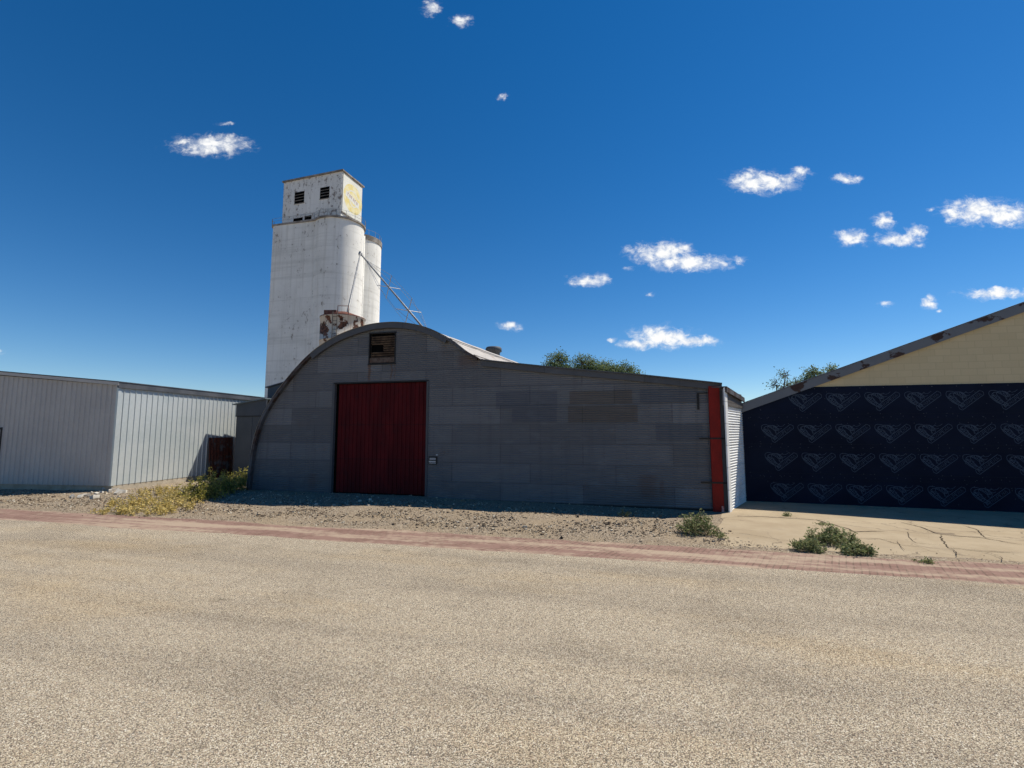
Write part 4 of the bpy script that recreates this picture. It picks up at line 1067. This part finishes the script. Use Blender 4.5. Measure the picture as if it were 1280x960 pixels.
# ------------------------------------------------------------------ sky, sun, camera
def build_world():
    sc = bpy.context.scene; w = bpy.data.worlds.new('World'); sc.world = w; w.use_nodes = True
    nt = NT(w.node_tree); bg = w.node_tree.nodes['Background']
    sky = nt.add('ShaderNodeTexSky', sky_type='NISHITA', sun_disc=False, sun_elevation=SUN_EL, sun_rotation=SUN_AZ, altitude=1200, air_density=1.0, dust_density=.05, ozone_density=3.0)
    skyc = nt.add('ShaderNodeHueSaturation', {'Hue': .502, 'Saturation': SKY_SAT, 'Value': 1.0, 'Color': sky.outputs[0]}).outputs[0]
    tc = nt.add('ShaderNodeTexCoord').outputs['Generated']
    x, y, z = nt.sep(tc)
    fy = nt.math('MAXIMUM', y, .02)
    P = nt.comb(nt.math('DIVIDE', x, fy), nt.math('DIVIDE', z, fy), 0.0)
    wn = nt.add('ShaderNodeTexNoise', {'Vector': P, 'Scale': 22.0, 'Detail': 5.0, 'Roughness': .6}).outputs[1]
    Pw = nt.vmath('ADD', P, nt.vmath('MULTIPLY', nt.vmath('SUBTRACT', wn, (.5, .5, .5)), (.05, .03, 0)))
    blobs = [(945, 227, 30, 11, 1), (970, 229, 24, 8, 1), (1002, 218, 15, 9, .75), (1060, 223, 20, 6, .7), (1222, 264, 36, 13, 1), (1255, 268, 30, 12, 1), (1190, 268, 13, 8, .9), (1166, 262, 10, 4, .5),
             (1067, 297, 20, 9, .9), (1104, 277, 15, 10, .8), (1122, 299, 26, 8, .95), (1146, 290, 13, 8, .8), (1147, 306, 10, 6, .5),
             (826, 316, 34, 11, 1), (862, 328, 46, 9, 1), (840, 312, 22, 9, 1), (924, 325, 14, 10, .45), (736, 351, 21, 7, 1), (785, 336, 10, 4, .4),
             (828, 421, 32, 12, 1), (866, 427, 30, 6, 1), (800, 431, 24, 6, 1), (765, 425, 8, 4, .7), (638, 408, 11, 5, 1), (1246, 367, 38, 6, 1), (1161, 377, 10, 7, .85), (1108, 381, 16, 5, .45), (1172, 388, 9, 4, .5),
             (266, 182, 40, 11, 1), (232, 178, 26, 8, .6), (282, 156, 14, 4, .45), (538, 10, 15, 13, .6), (577, 25, 15, 11, .55), (628, 121, 7, 7, .5), (812, 367, 14, 5, .35), (0, 440, 10, 6, .5), (280, 497, 25, 4, .4)]
    F = None
    for (px, py, rx, ry, wt) in blobs:
        d = ray(px, py); c = (d[0]/d[1], d[2]/d[1]); k = math.sqrt(1+c[0]**2)
        e = ray(px+rx, py); sx = abs(e[0]/e[1]-c[0])*1.25; e = ray(px, py-ry); sz = abs(e[2]/e[1]-c[1])*1.35
        v = nt.vmath('MULTIPLY_ADD', Pw, (1/sx, 1/sz, 0), (-c[0]/sx, -c[1]/sz, 0))
        f = nt.math('SUBTRACT', wt, nt.vmath('LENGTH', v))
        F = f if F is None else nt.math('MAXIMUM', F, f)
    n1 = nt.noise(nt.vmath('MULTIPLY', P, (1, 1.4, 1)), 38.0, 8, .62, .3)
    n2 = nt.noise(P, 110.0, 5, .6)
    val = nt.math('ADD', F, nt.math('MULTIPLY_ADD', nt.math('SUBTRACT', n1, .5), 2.2, nt.math('MULTIPLY', nt.math('SUBTRACT', n2, .5), .4)))
    dens = nt.math('MULTIPLY', nt.step(val, -.12, .95), nt.step(F, -.45, .2))
    n3 = nt.noise(nt.vmath('MULTIPLY', Pw, (1, 2.0, 1)), 30.0, 9, .72, .6)
    wisp = nt.math('MULTIPLY', nt.step(nt.math('ADD', F, nt.math('MULTIPLY', nt.math('SUBTRACT', n3, .5), 2.6)), -.15, 1.0), nt.step(F, -.85, .1))
    dens = nt.math('MAXIMUM', dens, nt.math('MULTIPLY', wisp, .5))
    dens = nt.math('MULTIPLY', dens, nt.step(y, .03, .1))
    lum = nt.ramp(nt.step(n1, .3, .62), [(0, (CLOUD*.74, CLOUD*.78, CLOUD*.85)), (1, (CLOUD, CLOUD, CLOUD*.985))])
    col = nt.mix(dens, skyc, lum)
    nt.l.new(col, bg.inputs['Color']); bg.inputs['Strength'].default_value = SKY_STR
SUN_EL = R(54.6); SUN_DIR = Vector((.909, .415, 0)).normalized()
SUN_AZ = math.atan2(SUN_DIR.x, SUN_DIR.y)
SKY_STR = .088; SKY_SAT = 1.36; CLOUD = 9.6; SUN_STR = 4.75; EXPO = 0.3
def build_light_camera():
    sc = bpy.context.scene
    L = bpy.data.lights.new('sun', 'SUN'); L.energy = SUN_STR; L.angle = R(.53); L.color = (1.0, .94, .83)
    o = bpy.data.objects.new('sun', L); C.objects.link(o)
    v = Vector((SUN_DIR.x*math.cos(SUN_EL), SUN_DIR.y*math.cos(SUN_EL), math.sin(SUN_EL)))
    o.rotation_euler = v.to_track_quat('Z', 'Y').to_euler(); o.location = (20, -10, 40)
    cam = bpy.data.cameras.new('camera'); co = bpy.data.objects.new('camera', cam); C.objects.link(co)
    cam.sensor_width = 36; cam.lens = FPX/1280*36; cam.clip_start = .05; cam.clip_end = 6000
    co.location = (0, 0, EYE); co.rotation_euler = (math.pi/2+PITCH, 0, 0); sc.camera = co
    sc.view_settings.view_transform = 'Standard'; sc.view_settings.look = 'None'; sc.view_settings.gamma = 1; sc.view_settings.exposure = EXPO
    sc.view_settings.use_curve_mapping = False
    sc.render.resolution_x, sc.render.resolution_y = 1024, 768
    sc.cycles.use_denoising = True; sc.cycles.max_bounces = 6; sc.cycles.use_adaptive_sampling = True; sc.cycles.adaptive_threshold = .02

setup_materials()
M['wrap_edge'] = material('wrap_lap_edge', lambda nt: (.010, .015, .026), .6, 0, .08)
drive = build_ground(); build_cracks(drive); build_gravel()
build_barn(); build_shed(); build_annex(); build_rust_sheet(); build_block_building()
build_elevator(); tk = build_tank(); build_spout(tk)
build_trees(); build_weeds()
build_world(); build_light_camera()
